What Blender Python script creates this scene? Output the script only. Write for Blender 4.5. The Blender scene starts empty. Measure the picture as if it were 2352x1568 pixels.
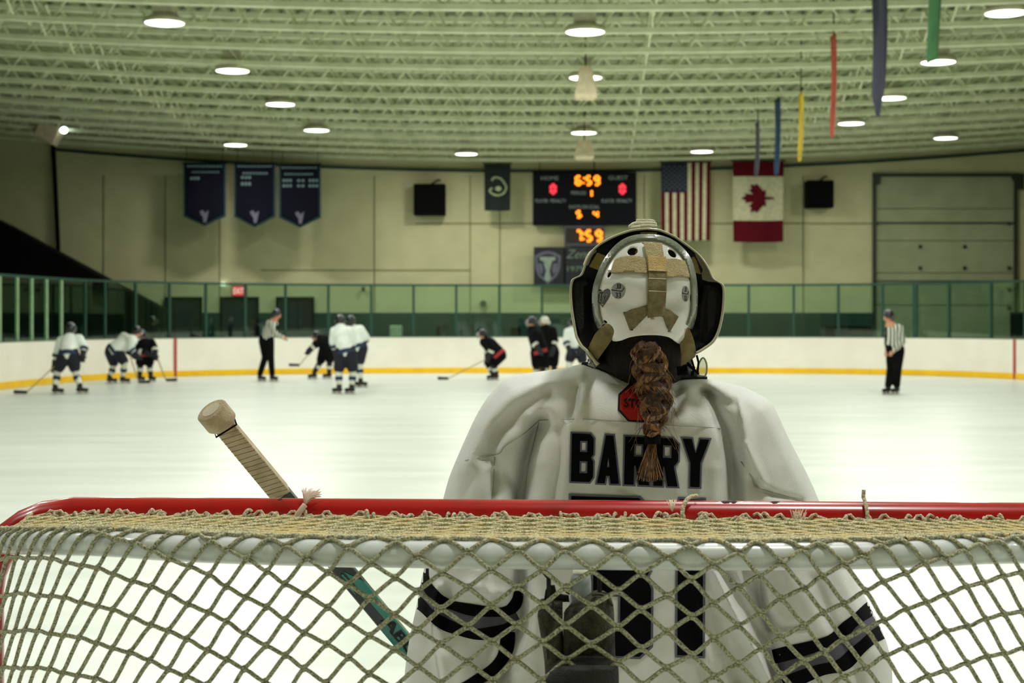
import bpy, bmesh, math, random
import numpy as np
from mathutils import Vector, Matrix
random.seed(7); np.random.seed(7)
S = bpy.context.scene
COL = S.collection
# ------------------------------------------------------------------ camera, world, exposure
F, H, HY, CX = 3600.0, 1.55, 734.0, 1176.0        # focal length in pixels, eye height, horizon row, centre column
cd = bpy.data.cameras.new('camera'); cam = bpy.data.objects.new('camera', cd); COL.objects.link(cam)
cam.location = (0, 0, H); cam.rotation_euler = (math.pi/2, 0, 0)
cd.sensor_width = 36; cd.lens = 36*F/2352; cd.shift_y = -(784-HY)/2352
cd.clip_start = 0.05; cd.clip_end = 200
cd.dof.use_dof = True; cd.dof.focus_distance = 2.83; cd.dof.aperture_fstop = 8.5
S.camera = cam
w = bpy.data.worlds.new('world'); S.world = w; w.use_nodes = True
w.node_tree.nodes['Background'].inputs[0].default_value = (.02, .03, .022, 1)
w.node_tree.nodes['Background'].inputs[1].default_value = .3
S.view_settings.view_transform = 'Standard'; S.view_settings.look = 'None'
S.view_settings.gamma = 1; S.view_settings.use_curve_mapping = False
S.view_settings.exposure = 0.25
LAMP_W = 118.0
LAMP_COL = (1.0, .99, .93)
LAMPS = [(378,68,25.7),(534,175,30.6),(644,250,35.3),(727,308,40.1),(541,349,44.4),(1071,355,45.1),
         (1344,75,25.9),(1345,178,30.8),(1341,305,39.9),(1612,352,44.8),
         (1955,297,39.1),(2047,240,34.6),(2155,158,29.7),(2310,47,24.9),(2172,343,43.7)]
ZL = 6.29
LPOS = [((px-CX)*d/F, d) for px, py, d in LAMPS]
LPOS += [(x, y) for y in (20.3, 15.5, 10.8, 6.3, 2.15) for x in (-5.7, 1.3, 8.0)]
for x, y in LPOS:
    l = bpy.data.lights.new('lamp_light', 'AREA'); l.shape = 'DISK'; l.size = .6; l.energy = LAMP_W; l.color = LAMP_COL
    o = bpy.data.objects.new('lamp_light', l); o.location = (x, y, ZL-.02+.0025*(x-1)**2); COL.objects.link(o)

def P(px, py, Y): return Vector(((px-CX)*Y/F, Y, H-(py-HY)*Y/F))
def lin(c):
    def f(v):
        v /= 255.0
        return v/12.92 if v <= .04045 else ((v+.055)/1.055)**2.4
    return (f(c[0]), f(c[1]), f(c[2]), 1)
# ------------------------------------------------------------------ materials
MATS = {}
def mat(name, rgb, rough=.6, metal=0, rgb2=None, nscale=8, ndet=4, bump=0, bscale=60, nstretch=(1,1,1), contrast=(.35,.65), coat=0, sheen=0, spec=.5):
    if name in MATS: return MATS[name]
    m = bpy.data.materials.new(name); m.use_nodes = True; nt = m.node_tree; N = nt.nodes; L = nt.links
    b = N['Principled BSDF']; b.inputs['Base Color'].default_value = lin(rgb)
    b.inputs['Roughness'].default_value = rough; b.inputs['Metallic'].default_value = metal
    b.inputs['Coat Weight'].default_value = coat; b.inputs['Sheen Weight'].default_value = sheen
    b.inputs['Specular IOR Level'].default_value = spec
    tc = N.new('ShaderNodeTexCoord'); mp = N.new('ShaderNodeMapping'); mp.inputs['Scale'].default_value = nstretch
    L.new(tc.outputs['Object'], mp.inputs[0])
    if rgb2 is None: rgb2 = tuple(v*.9 for v in rgb)
    n = N.new('ShaderNodeTexNoise'); n.inputs['Scale'].default_value = nscale; n.inputs['Detail'].default_value = ndet
    L.new(mp.outputs[0], n.inputs['Vector'])
    r = N.new('ShaderNodeValToRGB'); r.color_ramp.elements[0].position = contrast[0]; r.color_ramp.elements[1].position = contrast[1]
    r.color_ramp.elements[0].color = lin(rgb2); r.color_ramp.elements[1].color = lin(rgb)
    L.new(n.outputs[0], r.inputs[0]); L.new(r.outputs[0], b.inputs['Base Color'])
    if bump:
        n2 = N.new('ShaderNodeTexNoise'); n2.inputs['Scale'].default_value = bscale; n2.inputs['Detail'].default_value = 3
        L.new(mp.outputs[0], n2.inputs['Vector'])
        bp = N.new('ShaderNodeBump'); bp.inputs['Strength'].default_value = bump; bp.inputs['Distance'].default_value = .01
        L.new(n2.outputs[0], bp.inputs['Height']); L.new(bp.outputs[0], b.inputs['Normal'])
    MATS[name] = m; return m
def emit(name, rgb, s):
    if name in MATS: return MATS[name]
    m = bpy.data.materials.new(name); m.use_nodes = True; b = m.node_tree.nodes['Principled BSDF']
    b.inputs['Base Color'].default_value = (0.02, .02, .02, 1)
    b.inputs['Emission Color'].default_value = rgb+(1,) if len(rgb) == 3 else rgb
    b.inputs['Emission Strength'].default_value = s; MATS[name] = m; return m
def glassmat(name, tint, gloss=.06, rough=.03):
    m = bpy.data.materials.new(name); m.use_nodes = True; nt = m.node_tree; N = nt.nodes; L = nt.links
    N.remove(N['Principled BSDF']); t = N.new('ShaderNodeBsdfTransparent'); t.inputs[0].default_value = tint
    g = N.new('ShaderNodeBsdfGlossy'); g.inputs['Roughness'].default_value = rough; g.inputs[0].default_value = (.9, 1, .92, 1)
    mx = N.new('ShaderNodeMixShader'); mx.inputs[0].default_value = gloss
    L.new(t.outputs[0], mx.inputs[1]); L.new(g.outputs[0], mx.inputs[2]); L.new(mx.outputs[0], N['Material Output'].inputs[0]); return m
def ropemat(name, rgb, rgb2, rgb3=None, us=1.0):
    m = bpy.data.materials.new(name); m.use_nodes = True; nt = m.node_tree; N = nt.nodes; L = nt.links
    b = N['Principled BSDF']; b.inputs['Roughness'].default_value = .9; b.inputs['Specular IOR Level'].default_value = .15
    uv = N.new('ShaderNodeUVMap'); uv.uv_map = 'UVMap'; tc = N.new('ShaderNodeTexCoord')
    w1 = N.new('ShaderNodeTexWave'); w1.inputs['Scale'].default_value = .318*us; w1.inputs['Distortion'].default_value = .6; w1.bands_direction = 'DIAGONAL'
    mp = N.new('ShaderNodeMapping'); mp.inputs['Scale'].default_value = (1, -1, 1)
    w2 = N.new('ShaderNodeTexWave'); w2.inputs['Scale'].default_value = .318*us; w2.inputs['Distortion'].default_value = .6; w2.bands_direction = 'DIAGONAL'
    L.new(uv.outputs[0], w1.inputs[0]); L.new(uv.outputs[0], mp.inputs[0]); L.new(mp.outputs[0], w2.inputs[0])
    mx = N.new('ShaderNodeMath'); mx.operation = 'MAXIMUM'; L.new(w1.outputs['Fac'], mx.inputs[0]); L.new(w2.outputs['Fac'], mx.inputs[1])
    n = N.new('ShaderNodeTexNoise'); n.inputs['Scale'].default_value = 420; n.inputs['Detail'].default_value = 2; L.new(tc.outputs['Object'], n.inputs[0])
    n2 = N.new('ShaderNodeTexNoise'); n2.inputs['Scale'].default_value = 9; n2.inputs['Detail'].default_value = 4; L.new(tc.outputs['Object'], n2.inputs[0])
    r = N.new('ShaderNodeValToRGB'); r.color_ramp.elements[0].position = .35; r.color_ramp.elements[1].position = .62
    r.color_ramp.elements[0].color = lin(rgb2); r.color_ramp.elements[1].color = lin(rgb)
    L.new(n.outputs[0], r.inputs[0])
    src = r.outputs[0]
    if rgb3:
        r2 = N.new('ShaderNodeValToRGB'); r2.color_ramp.elements[0].position = .48; r2.color_ramp.elements[1].position = .66
        L.new(n2.outputs[0], r2.inputs[0]); m2 = N.new('ShaderNodeMix'); m2.data_type = 'RGBA'; m2.blend_type = 'MIX'
        m2.inputs[7].default_value = lin(rgb3)
        L.new(r2.outputs[0], m2.inputs[0]); L.new(src, m2.inputs[6]); src = m2.outputs[2]
    L.new(src, b.inputs['Base Color'])
    ad = N.new('ShaderNodeMath'); ad.operation = 'ADD'; L.new(mx.outputs[0], ad.inputs[0]); L.new(n.outputs[0], ad.inputs[1])
    bp = N.new('ShaderNodeBump'); bp.inputs['Strength'].default_value = .9; bp.inputs['Distance'].default_value = .0016
    L.new(ad.outputs[0], bp.inputs['Height']); L.new(bp.outputs[0], b.inputs['Normal']); return m
# ------------------------------------------------------------------ mesh helpers
class MB:
    def __init__(s): s.v = []; s.f = []; s.m = []; s.uv = {}
    def add(s, vs, fs, mi=0, uvs=None):
        o = len(s.v); s.v += [tuple(v) for v in vs]
        for k, f in enumerate(fs):
            if uvs: s.uv[len(s.f)] = uvs[k]
            s.f.append(tuple(i+o for i in f)); s.m.append(mi)
    def box(s, c, d, mi=0, rot=None):
        x, y, z = d[0]/2, d[1]/2, d[2]/2
        vs = [Vector((a*x, b*y, e*z)) for a in (-1, 1) for b in (-1, 1) for e in (-1, 1)]
        if rot is not None: vs = [rot @ v for v in vs]
        vs = [v+Vector(c) for v in vs]
        s.add(vs, [(0,1,3,2),(4,6,7,5),(0,4,5,1),(2,3,7,6),(0,2,6,4),(1,5,7,3)], mi); return s
    def tube(s, pts, r, n=8, mi=0, caps=True, flat=1.0, uvlen=None, up=None):
        pts = [Vector(p) for p in pts]; k = len(pts)
        if not hasattr(r, '__len__'): r = [r]*k
        vs = []; L = 0; prev = None; us = []
        for i, p in enumerate(pts):
            t = (pts[min(i+1, k-1)]-pts[max(i-1, 0)])
            t = t.normalized() if t.length > 1e-9 else Vector((0, 0, 1))
            if prev is None:
                a = Vector(up) if up else (Vector((0, 0, 1)) if abs(t.z) < .9 else Vector((0, 1, 0)))
                nrm = (a-t*a.dot(t)).normalized()
            else:
                nrm = prev-t*prev.dot(t)
                nrm = nrm.normalized() if nrm.length > 1e-6 else prev
            prev = nrm; bn = t.cross(nrm)
            if i: L += (p-pts[i-1]).length
            us.append(L)
            for j in range(n):
                a = 2*math.pi*j/n
                vs.append(p+(nrm*math.cos(a)*flat+bn*math.sin(a))*r[i])
        fs = []; uvs = []
        for i in range(k-1):
            for j in range(n):
                j2 = (j+1) % n
                fs.append((i*n+j, i*n+j2, (i+1)*n+j2, (i+1)*n+j))
                if uvlen:
                    a, b = us[i]/uvlen, us[i+1]/uvlen; c, d = j*2/n, (j+1)*2/n
                    uvs.append([(a, c), (a, d), (b, d), (b, c)])
        if caps:
            fs.append(tuple(range(n))[::-1]); fs.append(tuple((k-1)*n+j for j in range(n)))
            if uvlen: uvs += [[(0, 0)]*n]*2
        s.add(vs, fs, mi, uvs if uvlen else None); return s
    def ball(s, c, r, nu=12, nv=8, mi=0, rot=None):
        if not hasattr(r, '__len__'): r = (r, r, r)
        vs = [Vector((0, 0, r[2]))]
        for i in range(1, nv):
            a = math.pi*i/nv
            for j in range(nu):
                b = 2*math.pi*j/nu; vs.append(Vector((r[0]*math.sin(a)*math.cos(b), r[1]*math.sin(a)*math.sin(b), r[2]*math.cos(a))))
        vs.append(Vector((0, 0, -r[2])))
        if rot is not None: vs = [rot @ v for v in vs]
        vs = [v+Vector(c) for v in vs]; fs = []
        for j in range(nu): fs.append((0, 1+j, 1+(j+1) % nu))
        for i in range(nv-2):
            for j in range(nu):
                a = 1+i*nu; fs.append((a+j, a+nu+j, a+nu+(j+1) % nu, a+(j+1) % nu))
        e = len(vs)-1; a = 1+(nv-2)*nu
        for j in range(nu): fs.append((e, a+(j+1) % nu, a+j))
        s.add(vs, fs, mi); return s
    def cap(s, a, b, ra, rb=None, n=10):
        a = Vector(a); b = Vector(b); rb = ra if rb is None else rb
        k = 4; pts = [a+(b-a)*i/k for i in range(k+1)]; s.tube(pts, [ra+(rb-ra)*i/k for i in range(k+1)], n)
        s.ball(a, ra, n, 6); s.ball(b, rb, n, 6); return s
    def lathe(s, c, prof, n=24, mi=0):
        vs = []; fs = []
        for r, z in prof:
            for j in range(n):
                a = 2*math.pi*j/n; vs.append((c[0]+r*math.cos(a), c[1]+r*math.sin(a), c[2]+z))
        for i in range(len(prof)-1):
            for j in range(n): fs.append((i*n+j, i*n+(j+1) % n, (i+1)*n+(j+1) % n, (i+1)*n+j))
        s.add(vs, fs, mi); return s
    def poly(s, pts, th=(0, 0, 0), mi=0):
        # flat (possibly concave) polygon in 3-D, extruded by th
        pts = [Vector(p) for p in pts]; bm = bmesh.new(); vs = [bm.verts.new(p) for p in pts]
        f = bm.faces.new(vs); th = Vector(th)
        if th.length > 0:
            r = bmesh.ops.extrude_face_region(bm, geom=[f])
            for g in r['geom']:
                if isinstance(g, bmesh.types.BMVert): g.co += th
        bmesh.ops.triangulate(bm, faces=[x for x in bm.faces if len(x.verts) > 4])
        bm.verts.index_update(); s.add([v.co.copy() for v in bm.verts], [tuple(v.index for v in q.verts) for q in bm.faces], mi); bm.free(); return s
def wloc(o):
    v = Vector((0, 0, 0))
    while o is not None: v = v+o.location; o = o.parent
    return v
def link(name, mb, mats, parent=None, smooth=False, origin=None, recalc=True):
    if not isinstance(mats, (list, tuple)): mats = [mats]
    me = bpy.data.meshes.new(name)
    if isinstance(mb, MB): V = np.array(mb.v, dtype=float).reshape(-1, 3); Fs = mb.f
    else: V, Fs = mb
    off = wloc(parent) if parent else Vector((0, 0, 0))
    if parent is None:
        if origin is None:
            mn, mx = V.min(0), V.max(0); origin = ((mn[0]+mx[0])/2, (mn[1]+mx[1])/2, mn[2])
        off = Vector(origin)
    V2 = V-np.array(off)
    me.from_pydata(V2.tolist(), [], Fs)
    for m in mats: me.materials.append(m)
    if isinstance(mb, MB):
        me.polygons.foreach_set('material_index', mb.m)
        if mb.uv:
            ul = me.uv_layers.new(name='UVMap')
            for p in me.polygons:
                u = mb.uv.get(p.index)
                if u:
                    for k, li in enumerate(p.loop_indices): ul.data[li].uv = u[k]
    if smooth: me.polygons.foreach_set('use_smooth', [True]*len(me.polygons))
    me.update()
    if recalc:
        bm = bmesh.new(); bm.from_mesh(me); bmesh.ops.recalc_face_normals(bm, faces=bm.faces); bm.to_mesh(me); bm.free()
    o = bpy.data.objects.new(name, me); COL.objects.link(o)
    if parent: o.parent = parent
    else: o.location = off
    return o
def empty(name, loc):
    o = bpy.data.objects.new(name, None); COL.objects.link(o); o.location = loc; o.empty_display_size = .1; return o
def tag(o, label=None, cat=None, group=None, kind=None):
    if label: o['label'] = label
    if cat: o['category'] = cat
    if group: o['group'] = group
    if kind: o['kind'] = kind
    return o
def struct(o): o['kind'] = 'structure'; return o
def mod(o, t, **k):
    m = o.modifiers.new(t.lower(), t)
    for a, b in k.items(): setattr(m, a, b)
    return m
def blob(name, mb, mats, parent, vox=.02, sm=4, sub=False):
    o = link(name, mb, mats, parent, smooth=True)
    mod(o, 'REMESH', mode='VOXEL', voxel_size=vox, use_smooth_shade=True)
    mod(o, 'SMOOTH', factor=.5, iterations=sm); return o
def text_mesh(txt, size, shear=0, bold=0):
    c = bpy.data.curves.new('t', 'FONT'); c.body = txt; c.size = size; c.align_x = 'CENTER'; c.align_y = 'CENTER'; c.extrude = 0; c.shear = shear; c.resolution_u = 3; c.offset = bold
    o = bpy.data.objects.new('t', c); COL.objects.link(o)
    dg = bpy.context.evaluated_depsgraph_get(); me = bpy.data.meshes.new_from_object(o.evaluated_get(dg))
    vs = [v.co.copy() for v in me.vertices]; fs = [tuple(p.vertices) for p in me.polygons]
    bpy.data.objects.remove(o); bpy.data.curves.remove(c); bpy.data.meshes.remove(me); return vs, fs
def text_on_wall(mb, txt, px, py, Y, hpx, wpx=None, mi=0, shear=0):
    vs, fs = text_mesh(txt, 1, shear)
    x0 = min(v.x for v in vs); x1 = max(v.x for v in vs); z0 = min(v.y for v in vs); z1 = max(v.y for v in vs)
    k = Y/F; sz = hpx*k/(z1-z0); sx = sz if wpx is None else wpx*k/(x1-x0); c = P(px, py, Y)
    mb.add([(c.x+(v.x-(x0+x1)/2)*sx, Y, c.z+(v.y-(z0+z1)/2)*sz) for v in vs], fs, mi)
def catmull(pts, k=6, closed=False):
    pts = [Vector(p) for p in pts]; n = len(pts); out = []
    rng = range(n if closed else n-1)
    for i in rng:
        if closed: p0, p1, p2, p3 = pts[(i-1) % n], pts[i], pts[(i+1) % n], pts[(i+2) % n]
        else: p0, p1, p2, p3 = pts[max(i-1, 0)], pts[i], pts[i+1], pts[min(i+2, n-1)]
        for j in range(k):
            t = j/k; out.append(.5*((2*p1)+(p2-p0)*t+(2*p0-5*p1+4*p2-p3)*t*t+(3*p1-p0-3*p2+p3)*t**3))
    if not closed: out.append(pts[-1])
    return out
# ------------------------------------------------------------------ common materials
M_ice = mat('ice', (240,246,238), .32, rgb2=(222,230,220), nscale=1.1, ndet=9, nstretch=(.35,1.6,1), contrast=(.32,.6), bump=.05, bscale=4)
M_conc = mat('concrete', (92,98,84), .8, nscale=3)
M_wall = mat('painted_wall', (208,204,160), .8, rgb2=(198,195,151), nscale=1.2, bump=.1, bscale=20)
M_seam = mat('wall_seam', (136,138,100), .8)
M_ceil = mat('green_deck', (138,150,110), .55, rgb2=(122,135,96), nscale=1.5)
M_joist = mat('joist_paint', (224,230,196), .5, rgb2=(204,212,174), nscale=3)
M_dgreen = mat('dark_green_paint', (12,58,48), .6)
M_post = mat('green_post', (18,70,54), .5)
M_ppost = mat('pale_post', (170,206,160), .4)
M_white = mat('white_board', (252,249,236), .4, rgb2=(246,242,228), nscale=1.5)
M_yellow = mat('yellow_kick', (255,206,0), .45, rgb2=(248,194,0), nscale=3)
M_redline = mat('red_paint_line', (190,70,60), .5)
M_black = mat('black', (5,6,5), .85, spec=.15)
M_navy = mat('navy_cloth', (20,22,42), .85)
M_glass = glassmat('rink_glass', (.80,.93,.86,1), .05)
# ------------------------------------------------------------------ room
def zo(x): return .0025*(x-1)**2
XL, XR, YB, YF = -19.0, 20.0, -6.0, 49.0
struct(link('floor', MB().box(((XL+XR)/2, (YB+YF)/2, -.06), (XR-XL, YF-YB, .1)), M_conc))
mb = MB(); mb.box(((XL+XR)/2, YF+.1, 4), (XR-XL, .2, 8)); struct(link('wall_far', mb, M_wall))
mb = MB(); mb.box((XL-.1, (YB+YF)/2, 4), (.2, YF-YB, 8)); struct(link('wall_left', mb, mat('shade_toned_wall', (70,78,56), .8)))  # dark colour stands in for the unlit left side of the hall
mb = MB(); mb.box((XR+.1, (YB+YF)/2, 4), (.2, YF-YB, 8)); struct(link('wall_right', mb, M_wall))
mb = MB(); mb.box(((XL+XR)/2, YB-.1, 4), (XR-XL, .2, 8)); struct(link('wall_near', mb, M_wall))
# corrugated roof deck, ribs running away from the camera
mb = MB(); prof = []; x = XL
while x < XR:
    for dx, dz in ((0, 0), (.09, 0), (.12, .075), (.27, .075)): prof.append((x+dx, 7.03+dz+zo(x+dx)))
    x += .3
ys = (YB, 10, 26, 40, YF); vs = [(a, y, b) for y in ys for a, b in prof]; n = len(prof)
mb.add(vs, [(k*n+i, k*n+i+1, (k+1)*n+i+1, (k+1)*n+i) for k in range(len(ys)-1) for i in range(n-1)])
ce = link('ceiling', mb, M_ceil); struct(ce); mod(ce, 'SOLIDIFY', thickness=.02, offset=1)
# open web joists
def joist_meshes():
    b, t, w_ = MB(), MB(), MB(); xs = np.linspace(XL+.05, XR-.05, 40)
    for mbx, z in ((b, 6.42), (t, 6.97)):
        for side in (-.045, .045):
            pts = [(x, side, z+zo(x)) for x in xs]
            for i in range(len(pts)-1):
                a, c = Vector(pts[i]), Vector(pts[i+1]); h = .045; q = .035
                v = [a+Vector((0, s1*q, s2*h)) for s1, s2 in ((-1,-1),(1,-1),(1,1),(-1,1))]+[c+Vector((0, s1*q, s2*h)) for s1, s2 in ((-1,-1),(1,-1),(1,1),(-1,1))]
                mbx.add(v, [(0,1,5,4),(1,2,6,5),(2,3,7,6),(3,0,4,7)])
    x = XL+.3; k = 0
    while x < XR-.6:
        z0, z1 = (6.42, 6.97) if k % 2 == 0 else (6.97, 6.42)
        w_.tube([(x, 0, z0+zo(x)), (x+.42, 0, z1+zo(x+.42))], .026, 5); x += .42; k += 1
    return b, t, w_
jb, jt, jw = joist_meshes(); proto = None
ORD = ['seventeenth','sixteenth','fifteenth','fourteenth','thirteenth','twelfth','eleventh','tenth','ninth','eighth','seventh','sixth','fifth','fourth','third','second','first']
for k in range(17):
    y = 16.7+1.95*k
    if y > 48.7: break
    if proto is None:
        proto = empty('roof_joist', (0, y, 0)); parts = []
        for nm, m_ in (('bottom_chord', jb), ('top_chord', jt), ('web', jw)):
            m_.v = [(a, b+y, c) for a, b, c in m_.v]; link(nm, m_, M_joist, proto)
        r = proto
    else:
        r = proto.copy(); COL.objects.link(r); r.location = (0, y, 0)
        for ch in list(proto.children):
            c = ch.copy(); COL.objects.link(c); c.parent = r
    tag(r, ORD[k]+' pale green open web roof joist counted from the far wall', 'roof joist', 'open web roof joists')
# bridging straps running lengthwise between the joists
for (xa, ya, xb, yb), lb in (((2.15, 23, 3.6, 48), 'pale bridging strap running lengthwise through the joists right of the scoreboard lights'),
                             ((-8.2, 23, -8.6, 48), 'pale bridging strap running lengthwise through the joists above the left banners'),
                             ((7.2, 23, 7.8, 48), 'pale bridging strap running lengthwise through the joists near the hanging pennants')):
    mb = MB(); n = 26
    for i in range(n):
        t = i/n; x = xa+(xb-xa)*t; y = ya+(yb-ya)*t; x2 = xa+(xb-xa)*(t+1/n); y2 = ya+(yb-ya)*(t+1/n)
        mb.tube([(x, y, 6.39+zo(x)), (x2, y2, 6.93+zo(x2))], .02, 5); mb.tube([(x, y, 6.93+zo(x)), (x2, y2, 6.39+zo(x2))], .02, 5)
    tag(link('bridging_strap', mb, M_joist), lb, 'bridging')
# horizontal pipe at the head of the far wall, downpipe in the left corner
mb = MB(); mb.tube([(x, 48.86, 6.18+zo(x)*1.15) for x in np.linspace(-14.2, XR-.3, 30)], .045, 8)
tag(link('conduit_pipe', mb, M_dgreen), 'dark green pipe running along the top of the far wall', 'pipe')
mb = MB(); mb.tube([P(122, 330, 48.8), P(127, 430, 48.8), P(133, 560, 48.8), (P(133, 0, 48.9).x, 48.91, -.01)], .075, 8)
tag(link('downpipe', mb, M_black), 'dark vertical downpipe in the left corner of the far wall', 'pipe')
# wall panel seams
mb = MB()
for px in (238, 380, 505, 860, 1080, 1148, 1480, 1845): 
    x = P(px, 0, 48.98).x; mb.box((x, 48.985, 3.9), (.03, .03, 4.3))
struct(link('trim_1', mb, M_seam))
mb = MB(); z = P(0, 513, 48.98).z
mb.box(((P(955,0,49).x+P(2008,0,49).x)/2, 48.985, z), (P(2008,0,49).x-P(955,0,49).x, .03, .035))
z = P(0, 620, 48.98).z; mb.box(((P(600,0,49).x+P(1080,0,49).x)/2, 48.985, z), (P(1080,0,49).x-P(600,0,49).x, .03, .03))
struct(link('trim_2', mb, M_seam))
# dark green lower band of the far wall
x0, x1 = P(300,0,49).x, P(2003,0,49).x; zt = P(0,718,48.9).z
mb = MB(); mb.box(((x0+x1)/2, 48.96, zt/2), (x1-x0, .06, zt)); struct(link('trim_3', mb, M_dgreen))
# doors of the far wall
M_door = mat('navy_door', (16,18,30), .7, rgb2=(9,11,19), nscale=2)
M_steel = mat('steel', (150,155,150), .35, metal=.8)
for i, (a, b, top) in enumerate(((383,460,686),(511,590,686),(639,717,686))):
    xa, xb = P(a,0,48.9).x, P(b,0,48.9).x; zt = P(0,top,48.9).z
    fr = MB(); fr.box((xa-.03, 48.88, zt/2), (.06, .12, zt)); fr.box((xb+.03, 48.88, zt/2), (.06, .12, zt)); fr.box(((xa+xb)/2, 48.88, zt+.03), (xb-xa+.12, .12, .06))
    root = empty('door_%d' % (i+1), ((xa+xb)/2, 48.9, 0)); root['kind'] = 'structure'
    link('door_frame', fr, M_black, root)
    lf = MB(); lf.box(((xa+xb)/2, 48.9, zt/2), (xb-xa, .06, zt-.01)); lf.box(((xa+xb)/2, 48.865, zt*.72), (.5, .02, .5), 1)
    link('door_leaf', lf, [M_door, mat('door_pane', (40,44,60), .2)], root)
    hb = MB(); hb.tube([(xa+.12, 48.82, 1.0), (xb-.12, 48.82, 1.0)], .02, 8); hb.box((xa+.12, 48.85, 1), (.04,.06,.08)); hb.box((xb-.12, 48.85, 1), (.04,.06,.08))
    link('door_handle', hb, M_steel, root)
# overhead sectional door on the right
xa, xb = P(2012,0,48.9).x, P(2328,0,48.9).x; zt = P(0,405,48.9).z
root = empty('door_4', ((xa+xb)/2, 48.9, 0)); root['kind'] = 'structure'
lf = MB(); k = 6
for i in range(k):
    za, zb = zt*i/k+.012, zt*(i+1)/k-.012; lf.box(((xa+xb)/2, 48.92, (za+zb)/2), (xb-xa, .06, zb-za))
M_ohd = mat('overhead_door_paint', (158,164,128), .6, rgb2=(146,153,116), nscale=1.5)
link('door_panel', lf, M_ohd, root)
fr = MB()
fr.box((xa-.05, 48.86, zt/2), (.09, .14, zt)); fr.box((xb+.05, 48.86, zt/2), (.09, .14, zt)); fr.box(((xa+xb)/2, 48.86, zt+.04), (xb-xa+.2, .16, .10))
fr.box(((xa+xb)/2, 48.87, P(0,512,48.9).z), (xb-xa, .05, .05)); fr.box(((xa+xb)/2, 48.87, P(0,645,48.9).z), (xb-xa, .04, .03))
link('door_frame', fr, mat('door_track', (38,50,34), .6), root)
br = MB()
for px, py in ((2114,566),(2216,566),(2114,615),(2216,615),(2318,513),(2318,615),(2014,513),(2318,665),(2318,708)): 
    c = P(px, py, 48.85); br.box(c, (.1, .05, .1))
br.poly([P(2318,398,48.8), P(2352,398,48.8), P(2352,435,48.8), P(2340,435,48.8)], (0,.05,0))
br.box(P(2016,412,48.8), (.16,.1,.28)); link('hinge', br, mat('door_track', (38,50,34)), root)
# ------------------------------------------------------------------ ice and boards
bl = [(-11.6,-4.5),(-11.6,10),(-11.55,22),(-11.5,30),(-11.38,34.2),(-11.15,37.2),(-10.75,39.6),(-10.0,41.4),(-9.0,42.7),(-7.5,43.9),(-5.6,44.8),(-3,45.3),(0,45.45),(4,45.4),(7.5,45.1),(9.9,44.4),(11.6,43.2),(12.9,41.2),(13.7,38.2),(13.9,34),(13.9,22),(13.9,10),(13.9,-4.5)]
bp_ = catmull([(a, b, 0) for a, b in bl], 6)
bpath = bp_
mb = MB(); n = len(bpath); mb.add([(p.x, p.y, 0) for p in bpath]+[(p.x, p.y, -.03) for p in bpath], [tuple(range(n))]+[(i, (i+1)%n, n+(i+1)%n, n+i) for i in range(n)])
tag(link('ice_sheet', mb, M_ice), 'white scuffed ice sheet covering the rink floor', 'ice')
def wallstrip(path, z0, z1, t0, t1, mi=0):
    mb = MB(); n = len(path); V = []
    for i, p in enumerate(path):
        t = (path[min(i+1, n-1)]-path[max(i-1, 0)]); t.z = 0; t.normalize(); nr = Vector((-t.y, t.x, 0))  # left of travel = outwards
        for o, z in ((t0, z0), (t1, z0), (t1, z1), (t0, z1)): V.append((p.x+nr.x*o, p.y+nr.y*o, z))
    fs = []
    for i in range(n-1):
        for j in range(4): fs.append((i*4+j, i*4+(j+1)%4, (i+1)*4+(j+1)%4, (i+1)*4+j))
    fs += [(0,1,2,3), (n*4-4, n*4-1, n*4-2, n*4-3)]; mb.add(V, fs, mi); return mb
BH = 1.04
root = empty('rink_boards', (0, 45.4, 0)); tag(root, 'white rink boards with yellow kick strip curving around the ice', 'rink boards')
link('board_panel', wallstrip(bpath, .0, BH, .0, .10), M_white, root)
link('kick_strip', wallstrip(bpath, .005, .16, -.02, .0), M_yellow, root)
link('cap_rail', wallstrip(bpath, BH, BH+.025, -.01, .13), mat('cap_rail', (96,120,96), .5), root)
def at_px(px, lo=0):
    best = None
    for i in range(len(bpath)-1):
        a, b = bpath[i], bpath[i+1]
        if a.y < 20 or b.y < 20: continue
        u = a.x*F/a.y+CX; v = b.x*F/b.y+CX
        if (u-px)*(v-px) <= 0 and u != v:
            t = (px-u)/(v-u); return a.lerp(b, t), (b-a).normalized()
    return None
for px in (402, 2331):
    r = at_px(px)
    if r:
        p, t = r; a = math.atan2(t.y, t.x); rot = Matrix.Rotation(a, 3, 'Z')
        mb = MB(); mb.box(p+Vector((0, 0, .52))-rot @ Vector((0, .015, 0)), (.09, .022, 1.03), 0, rot); link('goal_line_mark', mb, M_redline, root)
GT = 2.52
groot = empty('safety_glass', (0, 45.4, BH+.025)); tag(groot, 'tall green tinted glass panels standing on the rink boards', 'safety glass')
posts = [5,45,78,112,146,200,245,315,392,475,565,657,755,853,950,1048,1147,1245,1343,1441,1538,1630,1720,1823,1925,2026,2100,2177,2273,2350]
pp = []
for px in posts:
    r = at_px(px)
    if not r: continue
    p, t = r; pp.append(p); a = math.atan2(t.y, t.x); rot = Matrix.Rotation(a, 3, 'Z'); c = p+rot @ Vector((0, .06, 0))
    pale = px < 150
    mb = MB(); mb.box((c.x, c.y, (BH+.025+GT)/2), (.07 if not px == 2100 else .14, .06, GT-BH-.025), 0, rot); link('glass_post', mb, M_ppost if pale else M_post, groot)
def at_y(y, left):
    for a, b in zip(bpath[:-1], bpath[1:]):
        if (a.x < 0) == left and (a.y-y)*(b.y-y) <= 0 and a.y != b.y: return a.lerp(b, (y-a.y)/(b.y-a.y)), (b-a).normalized()
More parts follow.
